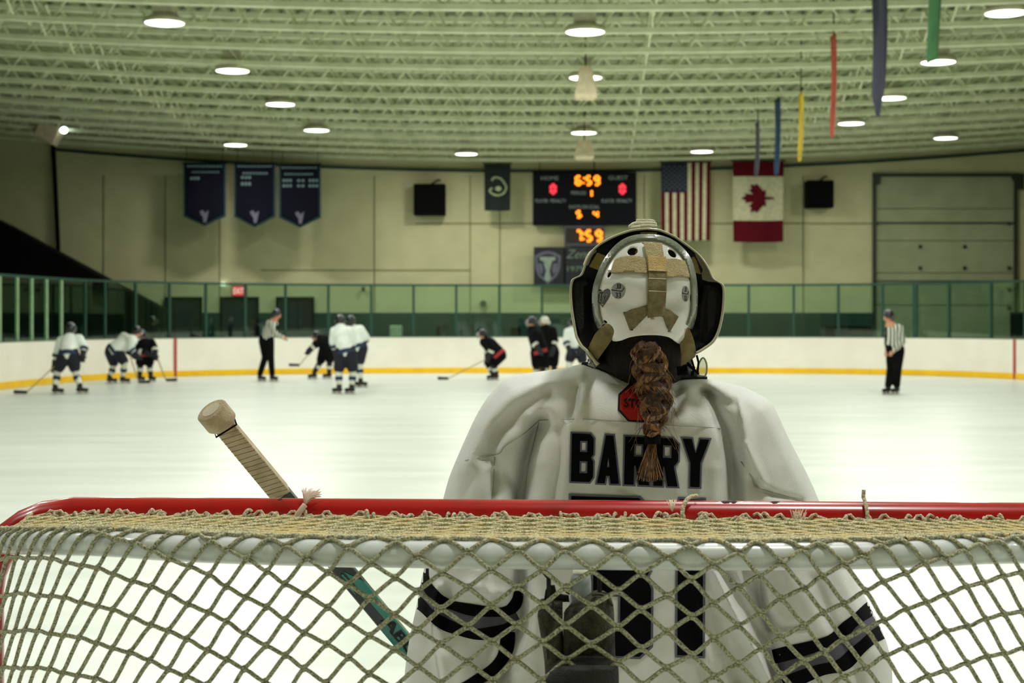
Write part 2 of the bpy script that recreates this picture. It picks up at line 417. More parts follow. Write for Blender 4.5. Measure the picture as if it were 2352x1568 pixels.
ex = [at_y(y, True) for y in np.arange(14.5, 34, 1.5)]; ex2 = [at_y(y, False) for y in np.arange(39.5, 14, -1.5)]
for p, t in ex+ex2:
    rot = Matrix.Rotation(math.atan2(t.y, t.x), 3, 'Z'); c = p+rot @ Vector((0, .06, 0)); mb = MB(); mb.box((c.x, c.y, (BH+.025+GT)/2), (.07, .06, GT-BH-.025), 0, rot); link('glass_post', mb, M_post, groot)
pp = [q[0] for q in ex]+pp+[q[0] for q in ex2]
sub = [p for p in bpath if p.y > 14.0]
link('top_rail', wallstrip(sub, GT, GT+.06, .03, .09), M_post, groot)
for i in range(len(pp)-1):
    a, b = pp[i], pp[i+1]; seg = [a]+[p for p in bpath if a.x < p.x < b.x and p.y > 34]+[b]
    link('glass_pane', wallstrip(seg, BH+.03, GT, .055, .065), M_glass, groot)
# ------------------------------------------------------------------ bleacher block behind the left corner
mb = MB()
pf = [(-10.1, 0), (-10.1, 1.70), (P(385,0,46).x-.1, 1.79), (P(0,0,46).x-.0, 4.35), (-18.6, 6.2), (-18.6, 0)]
pf = [(-10.2,0),(-10.2,1.76),(P(240,645,46).x, P(240,645,46).z),(P(0,515,46).x, P(0,515,46).z),(-18.7,6.1),(-18.7,0)]
mb.poly([(a, 45.9, b) for a, b in pf], (0, 1.6, 0))
root = empty('bleacher_stand', (-14, 46.6, 0)); tag(root, 'black sloping end of the spectator stand behind the left corner glass', 'bleachers')
link('side_panel', mb, M_black, root)
mb = MB(); mb.tube([(-10.2,45.95,1.8),(P(240,645,46).x,45.95,P(240,645,46).z+.04),(P(0,515,46).x,45.95,P(0,515,46).z+.04),(-18.6,45.95,6.1)], .03, 6); link('handrail', mb, M_black, root)
mb = MB()
for i in range(8): mb.box((-12.6-.7*i, 41, .25+.28*i), (.7, 8.5, .5+.56*i) if False else (.7, 8.5, .12))
for i in range(8): mb.box((-12.6-.7*i, 41, (.25+.28*i)/2), (.05, 8.5, .25+.28*i))
link('seat_row', mb, mat('stand_green', (5,18,11), .7), root)
# boxes behind glass near the left corner (green bins) and dark crates
def crate(px0, px1, py0, Y, name, label, cat, m, dd=.6):
    a, b = P(px0, py0, Y), P(px1, py0, Y)
    mb = MB(); mb.box(((a.x+b.x)/2, Y+dd/2, a.z/2), (b.x-a.x, dd, a.z))
    o = link(name, mb, m); mod(o, 'BEVEL', width=.02, segments=2); return tag(o, label, cat)
crate(1903,2004,748,47.4,'storage_crate','dark storage crate against the green band left of the overhead door','crate', M_black)
crate(895,922,747,47.4,'electrical_cabinet','small pale cabinet behind the glass left of the middle skater','cabinet', mat('pale_cab',(170,190,160)))
crate(2334,2400,716,46.6,'equipment_cabinet','tall black cabinet behind the glass at the right frame edge','cabinet', M_black)
crate(1003,1020,748,47.4,'trash_bin','small dark bin behind the glass below the round wall mark','bin', M_black)
crate(1172,1196,752,47.2,'trash_bin','small dark bin behind the glass left of the white helmeted goalie','bin', M_black)
c = P(1110,697,48.9); mb = MB(); mb.tube([c, c+Vector((0,-.12,0))], .1, 14); tag(link('wall_horn', mb, mat('horn_grey',(84,92,66))), 'small round grey horn on the far wall above the green band', 'horn')
c = P(835,664,48.9); mb = MB(); mb.box(c+Vector((0,-.06,0)), (.09,.12,.14)); tag(link('wall_sensor', mb, M_dgreen), 'tiny dark green sensor box high on the far wall', 'sensor')
# exit sign and emergency light
c = P(548,668,48.7); root = empty('exit_sign', (c.x, 48.97, c.z-.18)); tag(root, 'lit red exit sign on the far wall above the middle door', 'exit sign')
mb = MB(); mb.box((c.x, 48.9, c.z), (.46,.14,.34)); link('sign_box', mb, mat('sign_box_red', (120,60,50)), root)
mb = MB(); mb.box((c.x, 48.82, c.z), (.40,.02,.28)); link('sign_face', mb, emit('exit_red', (1,.035,.05), .85), root)
mb = MB(); text_on_wall(mb, 'EXIT', 548, 668, 48.805, 13, 24); link('sign_text', mb, emit('exit_text', (1,.75,.7), 1.2), root)
c = P(513,652,48.9); mb = MB(); mb.ball(c, (.13,.12,.06)); tag(link('emergency_light', mb, emit('em_light', (.9,1,.85), 1.3)), 'small white emergency light on the far wall left of the exit sign', 'emergency light')
# ------------------------------------------------------------------ banners
M_txt = mat('banner_print', (104,128,130), .8)
M_trim = mat('banner_trim', (34,62,72), .8)
M_blue = mat('banner_navy', (13,13,27), .9, spec=.15, rgb2=(11,11,24), nscale=3)
def wav(x, z, a=.03): return a*math.sin(x*5+z*1.3)+a*.6*math.sin(x*11+2)
def hang_cloth(pts_fn, nx, nz, Y, thick=.012):
    pass
def banner(a, b, top, side, tip, Y, label, rows):
    xa, xb = P(a,0,Y).x, P(b,0,Y).x; zt, zs, zp = P(0,top,Y).z, P(0,side,Y).z, P(0,tip,Y).z
    root = empty('championship_banner', ((xa+xb)/2, Y, zt)); tag(root, label, 'banner', 'navy banners on the far wall')
    def sheet(inset, dy, m, nm, sc=1.0):
        mb = MB(); nx, nz = 14, 16; V = []
        for j in range(nz+1):
            for i in range(nx+1):
                u = i/nx; x = xa+inset+(xb-xa-2*inset)*u; zb = zs+(zp-zs)*(1-abs(2*u-1))+inset
                z = zt-inset*(.3)+(zb-zt+inset*.3)*(j/nz); V.append((x, Y+dy+wav(x, z, .02), z))
        mb.add(V, [(j*(nx+1)+i, j*(nx+1)+i+1, (j+1)*(nx+1)+i+1, (j+1)*(nx+1)+i) for j in range(nz) for i in range(nx)])
        o = link(nm, mb, m, root, smooth=True); mod(o, 'SOLIDIFY', thickness=.008); return o
    sheet(0, 0, M_trim, 'border'); sheet(.055, -.012, M_blue, 'cloth')
    mb = MB(); 
    for (u0, u1, v, h) in rows:
        x0 = xa+(xb-xa)*u0; x1 = xa+(xb-xa)*u1; z = zt+(zs-zt)*v; n = max(1, int((x1-x0)/.09))
        for i in range(n):
            xx = x0+(x1-x0)*(i+.5)/n; mb.box((xx, Y-.03+wav(xx, z, .02), z), ((x1-x0)/n*.72, .006, h))
    link('lettering', mb, M_txt, root)
    mb = MB(); xc = (xa+xb)/2; z = zs+.03
    mb.poly([(xc-.14, Y-.05, z+.12),(xc-.05,Y-.05,z+.16),(xc+.02,Y-.05,z+.07),(xc+.13,Y-.05,z+.15),(xc+.1,Y-.05,z),(xc+.06,Y-.05,z-.2),(xc-.02,Y-.05,z-.22),(xc-.04,Y-.05,z-.05),(xc-.1,Y-.05,z+.02)], (0,.006,0)); link('emblem', mb, mat('emblem_pale', (96,92,110)), root)
    mb = MB(); mb.tube([(xa-.03, Y, zt+.02), (xb+.03, Y, zt+.02)], .02, 8)
    for x in (xa+.1, xb-.1): mb.tube([(x, Y, zt+.02), (x, Y, 7.09+zo(x))], .008, 5)
    link('hanging_rod', mb, M_black, root)
banner(421,519,376,497,519,47.0,'navy pointed banner furthest left on the far wall, one line of print', [(.08,.92,.05,.05),(.2,.85,.16,.04),(.16,.4,.28,.08)])
banner(538,633,376,498,522,47.0,'navy pointed banner in the middle of the three, two short print rows', [(.08,.92,.05,.05),(.2,.82,.18,.06),(.16,.42,.26,.08),(.16,.42,.38,.1)])
banner(641,737,378,500,523,47.0,'navy pointed banner on the right of the three, three columns of print', [(.06,.92,.06,.05),(.12,.82,.18,.05),(.08,.32,.30,.08),(.08,.32,.40,.08),(.42,.62,.30,.07),(.42,.62,.4,.07),(.7,.95,.30,.08),(.7,.95,.4,.08)])
def dark_square(a, b, t, bt, label):
    xa, xb = P(a,0,48.4).x, P(b,0,48.4).x; z0, z1 = P(0,bt,48.4).z, P(0,t,48.4).z
    root = empty('loudspeaker', ((xa+xb)/2, 48.6, z0)); tag(root, label, 'loudspeaker', 'black loudspeakers on the far wall')
    mb = MB(); mb.box(((xa+xb)/2, 48.6, (z0+z1)/2), (xb-xa, .5, z1-z0)); o = link('cabinet', mb, M_black, root); mod(o, 'BEVEL', width=.03, segments=2)
    mb = MB(); mb.box(((xa+xb)/2, 48.335, (z0+z1)/2), ((xb-xa)*.86, .03, (z1-z0)*.86)); link('grille', mb, mat('grille', (10,12,9), .95, spec=.1, bump=.4, bscale=80), root)
    mb = MB(); mb.tube([((xa+xb)/2, 48.6, z1-.02), ((xa+xb)/2+.25, 48.85, z1+.16), ((xa+xb)/2+.3, 48.98, z1+.16)], .025, 6); link('wall_bracket', mb, M_black, root)
dark_square(950,1023,422,494,'square black loudspeaker on the far wall left of the small dark flag')
dark_square(1853,1915,414,477,'square black loudspeaker on the far wall right of the red and white flag')
# small dark flag with curled emblem
def sheetflag(name, a, b, t, bt, Y, matfn, mats, nx=26, nz=36, amp=.035, parent=None):
    xa, xb = P(a,0,Y).x, P(b,0,Y).x; z1, z0 = P(0,t,Y).z, P(0,bt,Y).z; mb = MB(); V = []
    for j in range(nz+1):
        for i in range(nx+1):
            u, v = i/nx, j/nz; x = xa+(xb-xa)*u; x += (.5-u)*(xb-xa)*.03*v
            V.append((x, Y+amp*v*math.sin(u*9+1)+amp*.4*math.sin(u*17), z1+(z0-z1)*v-.02*math.sin(u*math.pi)*v))
    mb.v = V
    for j in range(nz):
        for i in range(nx):
            mb.f.append((j*(nx+1)+i, j*(nx+1)+i+1, (j+1)*(nx+1)+i+1, (j+1)*(nx+1)+i)); mb.m.append(matfn((i+.5)/nx, (j+.5)/nz))
    o = link(name, mb, mats, parent, smooth=True); mod(o, 'SOLIDIFY', thickness=.008)
    return xa, xb, z0, z1
M_flagblk = mat('flag_black_green', (10,24,20), .85)
M_cream = mat('flag_cream', (196,194,150), .85)
Y = 48.0
root = empty('wall_flag', (P(1142,0,Y).x, Y, P(0,377,Y).z)); tag(root, 'small black flag with a cream curled emblem left of the scoreboard', 'flag')
sheetflag('cloth', 1112, 1173, 377, 483, Y, lambda u, v: 0, [M_flagblk], parent=root)
mb = MB(); c = P(1143,430,Y-.06); arc = [(c.x+.24*math.cos(a)*s, Y-.06, c.z+.26*math.sin(a)) for a, s in [(math.radians(q), 1) for q in range(-200, 60, 20)]]
mb.tube(catmull([(c.x-.16,Y-.06,c.z-.02)]+[(c.x+.26*math.cos(math.radians(q)), Y-.06, c.z-.02+.23*math.sin(math.radians(q))) for q in (200,230,270,310,350,20)]+[(c.x+.1,Y-.06,c.z+.26),(c.x-.1,Y-.06,c.z+.3),(c.x-.18,Y-.06,c.z+.2)], 5), [.03]*46 if False else .035, 6, flat=1)
mb.ball((c.x+.02, Y-.05, c.z-.04), (.1,.02,.08)); link('emblem', mb, mat('emblem_green', (150,165,120)), root)
mb = MB(); mb.tube([P(1108,375,Y), P(1177,375,Y)], .018, 8); link('hanging_rod', mb, M_black, root)
# striped flag hung vertically
M_fr = mat('flag_red', (86,8,20), .9, spec=.15); M_fb = mat('flag_blue', (16,24,46), .85); M_fw = mat('flag_white', (188,186,150), .85)
root = empty('wall_flag', (P(1575,0,Y).x, Y, P(0,373,Y).z)); tag(root, 'red and white striped flag with blue starred canton hanging vertically', 'flag')
sheetflag('cloth', 1518, 1632, 373, 552, Y, lambda u, v: (1 if (u < 7/13 and v < .385) else (0 if int(u*13) % 2 == 0 else 2)), [M_fr, M_fb, M_fw], nx=52, nz=52, parent=root)
mb = MB()
for r in range(9):
    for q in range(6 if r % 2 == 0 else 5):
        c = P(1518+4+(55)*(r+.5)/9, 373+4+62*(q+.5+(.5 if r % 2 else 0))/6, Y-.05)
        pts = [(c.x+(.028 if k % 2 == 0 else .011)*math.cos(math.pi/2+k*math.pi/5), Y-.052, c.z+(.028 if k % 2 == 0 else .011)*math.sin(math.pi/2+k*math.pi/5)) for k in range(10)]
        mb.poly(pts, (0,.004,0))
link('star_field', mb, mat('star_dim', (120,126,120)), root)
mb = MB(); mb.tube([P(1514,371,Y), P(1636,371,Y)], .018, 8); link('hanging_rod', mb, M_black, root)
# leaf flag hung vertically
root = empty('wall_flag', (P(1742,0,Y).x, Y, P(0,370,Y).z)); tag(root, 'red and white flag with a red leaf turned sideways, hanging vertically', 'flag')
sheetflag('cloth', 1683, 1800, 371, 555, Y, lambda u, v: (0 if v < .19 or v > .735 else 1), [M_fr, M_fw], nx=30, nz=60, parent=root)
leaf = [(0,1),(.10,.80),(.20,.85),(.16,.48),(.34,.66),(.39,.56),(.60,.60),(.53,.42),(.62,.34),(.30,.06),(.34,-.06),(.05,-.02),(.05,-.02),(.035,-.38)]
full = leaf+[(-a, b) for a, b in leaf[::-1][0:-1]]
c = P(1740,455,Y-.06); k = 42*Y/F*1.28
mb = MB(); mb.poly([(c.x-(b-.3)*k, Y-.065, c.z+a*k) for a, b in dict.fromkeys(full)], (0,.01,0)); link('leaf_emblem', mb, M_fr, root)
mb = MB(); mb.tube([P(1679,369,Y), P(1804,369,Y)], .018, 8); link('hanging_rod', mb, M_black, root)
# ------------------------------------------------------------------ scoreboard
SEG = {'a':((.12,1),(.88,1)),'b':((1,.95),(1,.55)),'c':((1,.45),(1,.05)),'d':((.12,0),(.88,0)),'e':((0,.45),(0,.05)),'f':((0,.95),(0,.55)),'g':((.12,.5),(.88,.5))}
DIG = {'0':'abcdef','1':'bc','4':'fgbc','5':'afgcd','6':'afgecd','7':'abc','9':'abcdfg'}
def digit(mb, ch, px0, px1, py0, py1, Y, r):
    for s_ in DIG[ch]:
        (u0, v0), (u1, v1) = SEG[s_]
        a = P(px0+(px1-px0)*u0, py1+(py0-py1)*v0, Y); b = P(px0+(px1-px0)*u1, py1+(py0-py1)*v1, Y)
        mb.tube([a, b], r, 8)
M_or = emit('led_orange', (1.0,.22,.008), 2.6); M_rd = emit('led_red', (1.0,.035,.06), 1.15)
M_sb = mat('scoreboard_face', (9,10,19), .8, spec=.2); M_sbt = mat('scoreboard_print', (150,165,165), .6)
Y = 48.5
root = empty('scoreboard', (P(1343,0,Y).x, Y, P(0,517,Y).z)); tag(root, 'dark electronic scoreboard with orange clock and red score digits', 'scoreboard')
def panel(nm, a, b, t, bt, Y, dd, m, parent, lip=True):
    p, q = P(a, bt, Y), P(b, t, Y); mb = MB(); mb.box(((p.x+q.x)/2, Y+dd/2, (p.z+q.z)/2), (q.x-p.x, dd, q.z-p.z)); o = link(nm, mb, m, parent); mod(o, 'BEVEL', width=.012, segments=2); return o
panel('housing', 1224, 1462, 395, 517, Y, .3, M_sb, root)
def digits(parent, nm, m, items, Y):
    mb = MB()
    for ch, a, b, t, bt, r in items: digit(mb, ch, a, b, t, bt, Y, r)
    return link(nm, mb, m, parent)
def colon(mb, px, pys, Y, r=.03):
    for py in pys: mb.ball(P(px, py, Y), (r, .015, r))
for ch, a, b in (('6',1323,1334),('5',1347,1357),('9',1366,1376)): digits(root, 'clock_digit', M_or, [(ch, a, b, 405, 424, .036)], Y-.02)
for q in (409, 420): mb = MB(); colon(mb, 1341, (q,), Y-.02); link('clock_dot', mb, M_or, root)
digits(root, 'score_digit', M_rd, [('0',1266,1275,425,443,.05)], Y-.02); digits(root, 'score_digit', M_rd, [('0',1425,1434,425,443,.05)], Y-.02)
for ch, a, b, t, bt, nm in (('1',1352,1359,437,451,'period_digit'),('5',1325,1334,485,499,'shot_digit'),('4',1364,1373,485,499,'shot_digit')): digits(root, nm, M_or, [(ch, a, b, t, bt, .034)], Y-.02)
mb = MB()
for tx, px, py, h, w_ in (('HOME',1263,409,9,40),('GUEST',1420,408,9,44),('PERIOD',1329,443,8,34),('PLAYER  PENALTY',1265,461,8,70),('PLAYER  PENALTY',1417,461,8,70),('SHOTS ON GOAL',1342,475,8,70)):
    text_on_wall(mb, tx, px, py, Y-.012, h, w_)
link('caption_print', mb, M_sbt, root)
mb = MB(); c = P(1365,384,Y); mb.tube([c-Vector((0,0,.15)), (c.x, Y+.1, 6.5)], .02, 6); mb.tube([P(1240,396,Y+.15), (P(1240,0,Y).x, Y+.15, 6.45)], .012, 6); link('hanger', mb, M_black, root)
root = empty('shot_clock', (P(1343,0,Y).x, Y, P(0,560,Y).z)); tag(root, 'small dark clock box under the scoreboard reading 7:59 in orange', 'clock')
panel('housing', 1297, 1388, 518, 565, Y, .25, mat('clock_frame', (72,74,88)), root)
panel('clock_face', 1301, 1386, 524, 558, Y-.02, .03, mat('clock_face', (38,20,6)), root)
for ch, a, b in (('7',1324,1335),('5',1347,1358),('9',1370,1381)): digits(root, 'clock_digit', M_or, [(ch, a, b, 530, 553, .042)], Y-.05)
for q in (537, 549): mb = MB(); colon(mb, 1341, (q,), Y-.05); link('clock_dot', mb, M_or, root)
root = empty('sponsor_sign', (P(1350,0,Y).x, Y, P(0,658,Y).z)); tag(root, 'dark sign with a grey shield crest below the clock, partly behind the mask', 'sign')
panel('sign_board', 1226, 1462, 567, 658, Y, .12, mat('sign_navy', (18,20,28)), root)
M_sh = mat('shield_grey', (104,102,120)); M_sh2 = mat('shield_dark', (36,36,48)); M_sh3 = mat('shield_pale', (150,165,150))
def shield(cx, cy, w_, h): return [(cx-w_,cy-h*.62),(cx-w_*.5,cy-h*.82),(cx,cy-h*.9),(cx+w_*.5,cy-h*.82),(cx+w_,cy-h*.62),(cx+w_*.95,cy+h*.1),(cx+w_*.7,cy+h*.55),(cx,cy+h),(cx-w_*.7,cy+h*.55),(cx-w_*.95,cy+h*.1)]
mb = MB(); mb.poly([P(a,b,Y-.02) for a,b in shield(1258,612,30,40)], (0,.015,0)); mb.poly([P(a,b,Y-.03) for a,b in shield(1258,612,24,33)], (0,.008,0), 1)
mb.poly([P(a,b,Y-.04) for a,b in ((1240,590),(1276,590),(1276,597),(1268,600),(1262,622),(1266,640),(1258,648),(1250,640),(1254,622),(1248,600),(1240,597))], (0,.008,0), 2)
mb.poly([P(a,b,Y-.04) for a,b in ((1236,604),(1246,606),(1248,620),(1244,630),(1236,618))], (0,.008,0), 0); mb.poly([P(a,b,Y-.04) for a,b in ((1280,604),(1270,606),(1268,620),(1272,630),(1280,618))], (0,.008,0), 0)
link('shield_crest', mb, [M_sh, M_sh2, M_sh3], root)
mb = MB(); text_on_wall(mb, 'Zenn', 1330, 583, Y-.02, 20, 60, shear=.35); text_on_wall(mb, '1979', 1322, 617, Y-.02, 12, 38); link('sign_lettering', mb, mat('sign_print', (120,140,120)), root)
mb = MB(); mb.box(P(1297,612,Y-.02), (.04,.02,1.1)); link('divider', mb, M_black, root)
# ------------------------------------------------------------------ ceiling lamps
M_lh = mat('lamp_housing', (206,202,176), .5); M_lens = emit('lamp_lens', (1,.98,.86), 5.0)
proto = None
for i, (x, y) in enumerate(LPOS[:15]):
    z = ZL+zo(x)
    if proto is None:
        proto = empty('ceiling_lamp', (x, y, z))
        mb = MB(); mb.lathe((x, y, z), [(.0,.02),(.29,.02),(.33,-.0),(.345,.02),(.34,.07),(.24,.13),(.17,.15)], 32); link('reflector', mb, M_lh, proto, smooth=True)
        mb = MB(); mb.lathe((x, y, z), [(.0,.0),(.2,.0),(.31,.005),(.325,.012)], 32); link('lens', mb, M_lens, proto)
        mb = MB(); mb.box((x, y, z+.27), (.36,.36,.24)); o = link('ballast_housing', mb, M_lh, proto); mod(o, 'BEVEL', width=.02)
        mb = MB(); mb.tube([(x, y, z+.38), (x, y, z+.80)], .015, 6); link('stem', mb, M_lh, proto); r = proto
    else:
        r = proto.copy(); COL.objects.link(r); r.location = (x, y, z)
        for ch in list(proto.children):
            c = ch.copy(); COL.objects.link(c); c.parent = r
    names = ['large round ceiling lamp in the upper left of the hall, nearest of its left row','round ceiling lamp second in the left row','round ceiling lamp third in the left row, above the left banners','round ceiling lamp fourth and furthest in the left row','round ceiling lamp alone at far left just above the banners',
        'round ceiling lamp far away left of the scoreboard','large round ceiling lamp at the top of the middle row','round ceiling lamp in the middle row partly hidden by a hanging speaker','round ceiling lamp right above the scoreboard','round ceiling lamp far away just above the striped flag',
        'round ceiling lamp lowest of the three beside the hanging pennants','round ceiling lamp beside the navy pennant tip','round ceiling lamp right below the green pennant','large round ceiling lamp cut by the upper right frame corner','round ceiling lamp far away at right above the overhead door']
    tag(r, names[i], 'ceiling lamp', 'round ceiling lamps')
# hanging speakers in the middle row
M_spk = mat('cream_speaker', (226,212,178), .5)
def hang_spk(px, t, bt, wt, wb, Y, label):
    a = P(px, t, Y); b = P(px, bt, Y); k = Y/F; root = empty('hanging_speaker', (a.x, Y, a.z)); tag(root, label, 'loudspeaker', 'cream speakers hanging under the roof')
    V = []
    for z, w_ in ((a.z, wt*k/2), (b.z, wb*k/2), (b.z-.05, wb*k/2*.8)):
        V += [(a.x-w_, Y-w_, z), (a.x+w_, Y-w_, z), (a.x+w_, Y+w_, z), (a.x-w_, Y+w_, z)]
    mb = MB(); mb.add(V, [(3,2,1,0),(0,1,5,4),(1,2,6,5),(2,3,7,6),(3,0,4,7),(4,5,9,8),(5,6,10,9),(6,7,11,10),(7,4,8,11),(8,9,10,11)]); o = link('cabinet', mb, M_spk, root); mod(o, 'BEVEL', width=.02, segments=2)
    mb = MB(); mb.tube([(a.x, Y, a.z-.02), (a.x, Y, 7.09+zo(a.x))], .015, 6); link('suspension_cable', mb, M_black, root)
hang_spk(1345, 152, 222, 26, 54, 28.9, 'cream flared speaker hanging in front of the second middle lamp')
hang_spk(1342, 322, 361, 30, 46, 38.6, 'cream flared speaker hanging just above the scoreboard')
# tilted projector speaker upper left
c = P(113, 305, 43.95); root = empty('corner_speaker', c); tag(root, 'cream tilted speaker box with a small bright spotlight, hanging in the upper left corner', 'loudspeaker')
rot = Matrix.Rotation(math.radians(28), 3, 'Y')
mb = MB(); mb.box(c, (.62,.5,.52), 0, rot); o = link('cabinet', mb, mat('cornerbox', (210,196,164)), root); mod(o, 'BEVEL', width=.04, segments=3)
mb = MB(); mb.tube([c+Vector((.05,0,.25)), c+Vector((.2,0,.6)), (c.x+.2, c.y, 6.40+zo(c.x))], .04, 8); mb.tube([c+Vector((.2,0,.5)), P(147,299,43.7)+Vector((0,0,.1))], .02, 6); mb.box(c+Vector((.18,0,.45)), (.3,.2,.2)); link('bracket', mb, mat('bracket_grey', (120,120,96)), root)
c2 = P(147, 299, 43.7)
mb = MB(); mb.ball(c2, (.1,.06,.09)); link('spot_lens', mb, emit('spot', (.85,1,.92), 6), root)
# pennants hanging edge-on at the right
def pennant(px, top, bot, wpx, Y, rgb, label, nm, tip=True):
    a, b = P(px, top, Y), P(px-2, bot, Y); Wd = wpx*Y/F/math.sin(math.atan2(a.x, Y))*.8; L = a.z-b.z
    V = []; nz, ny = 14, 6; mb = MB()
    for j in range(nz+1):
        v = j/nz; wd = Wd*(1 if v < .82 or not tip else max(.06, (1-v)/.18))
        for i in range(ny+1):
            u = i/ny-.5; V.append((a.x+.02*math.sin(u*7+v*3)+.03*math.sin(v*4), Y+u*wd, a.z-L*v))
    mb.add(V, [(j*(ny+1)+i, j*(ny+1)+i+1, (j+1)*(ny+1)+i+1, (j+1)*(ny+1)+i) for j in range(nz) for i in range(ny)])
    root = empty('hanging_pennant', (a.x, Y, a.z)); tag(root, label, 'banner', 'pennants hanging edge-on from the joists')
    o = link('cloth', mb, mat('pen_'+nm, rgb, .85, rgb2=tuple(v*.75 for v in rgb), nscale=2, nstretch=(1,1,.5)), root, smooth=True); mod(o, 'SOLIDIFY', thickness=.02 if wpx > 9 else .05)
    mb = MB(); mb.tube([(a.x, Y, a.z-.03), (a.x, Y, 7.09+zo(a.x))], .012, 5); link('cord', mb, M_black, root)
pennant(2018, -20, 266, 36, 23, (66,66,92), 'wide navy pennant hanging edge-on at upper right', 'navy')
pennant(2148, -150, 140, 32, 19.2, (60,122,70), 'green pennant hanging edge-on right of the navy one', 'green', False)
pennant(1915, 80, 315, 11, 26.5, (196,84,66), 'thin red pennant hanging edge-on', 'red')
pennant(1840, 215, 370, 10, 30.5, (232,200,54), 'thin yellow pennant hanging edge-on', 'yellow')
pennant(1788, 228, 400, 9, 34.3, (34,72,104), 'thin blue pennant hanging edge-on in front of the leaf flag', 'blue')
pennant(1741, 282, 405, 5, 37.5, (86,84,96), 'very thin grey pennant hanging edge-on over the middle of the leaf flag', 'grey')
# ------------------------------------------------------------------ skaters
M_skin = mat('skin', (206,146,116), .6); M_jw = mat('jersey_white', (240,246,238), .8, rgb2=(220,230,224), nscale=6); M_jk = mat('jersey_black', (12,11,14), .9, spec=.15)
M_pn = mat('pants_navy', (16,17,36), .8); M_pk = mat('pants_black', (6,7,8), .9, spec=.15); M_teal = mat('stripe_navy', (28,48,78), .8)
M_redb = mat('stripe_red', (176,48,48), .8); M_hel = mat('helmet_dark', (20,22,30), .3, coat=.3); M_helw = mat('helmet_white', (236,236,222), .3)
M_boot = mat('skate_boot', (14,14,16), .5); M_glv = mat('glove_dark', (18,22,30), .7); M_stick = mat('stick_shaft', (176,150,104), .5); M_sockw = mat('sock_white', (224,226,208), .85); M_sockk = mat('sock_black', (22,22,24), .85)
def stripemat():
    m = bpy.data.materials.new('referee_stripes'); m.use_nodes = True; nt = m.node_tree; N = nt.nodes; L = nt.links; b = N['Principled BSDF']; b.inputs['Roughness'].default_value = .85
    tc = N.new('ShaderNodeTexCoord'); w_ = N.new('ShaderNodeTexWave'); w_.inputs['Scale'].default_value = 4.6; w_.bands_direction = 'X'; w_.inputs['Distortion'].default_value = .5
    r = N.new('ShaderNodeValToRGB'); r.color_ramp.elements[0].position = .42; r.color_ramp.elements[1].position = .5; r.color_ramp.elements[0].color = lin((24,26,24)); r.color_ramp.elements[1].color = lin((214,218,200))
    L.new(tc.outputs['Object'], w_.inputs[0]); L.new(w_.outputs['Fac'], r.inputs[0]); L.new(r.outputs[0], b.inputs['Base Color']); return m
M_ref = stripemat()
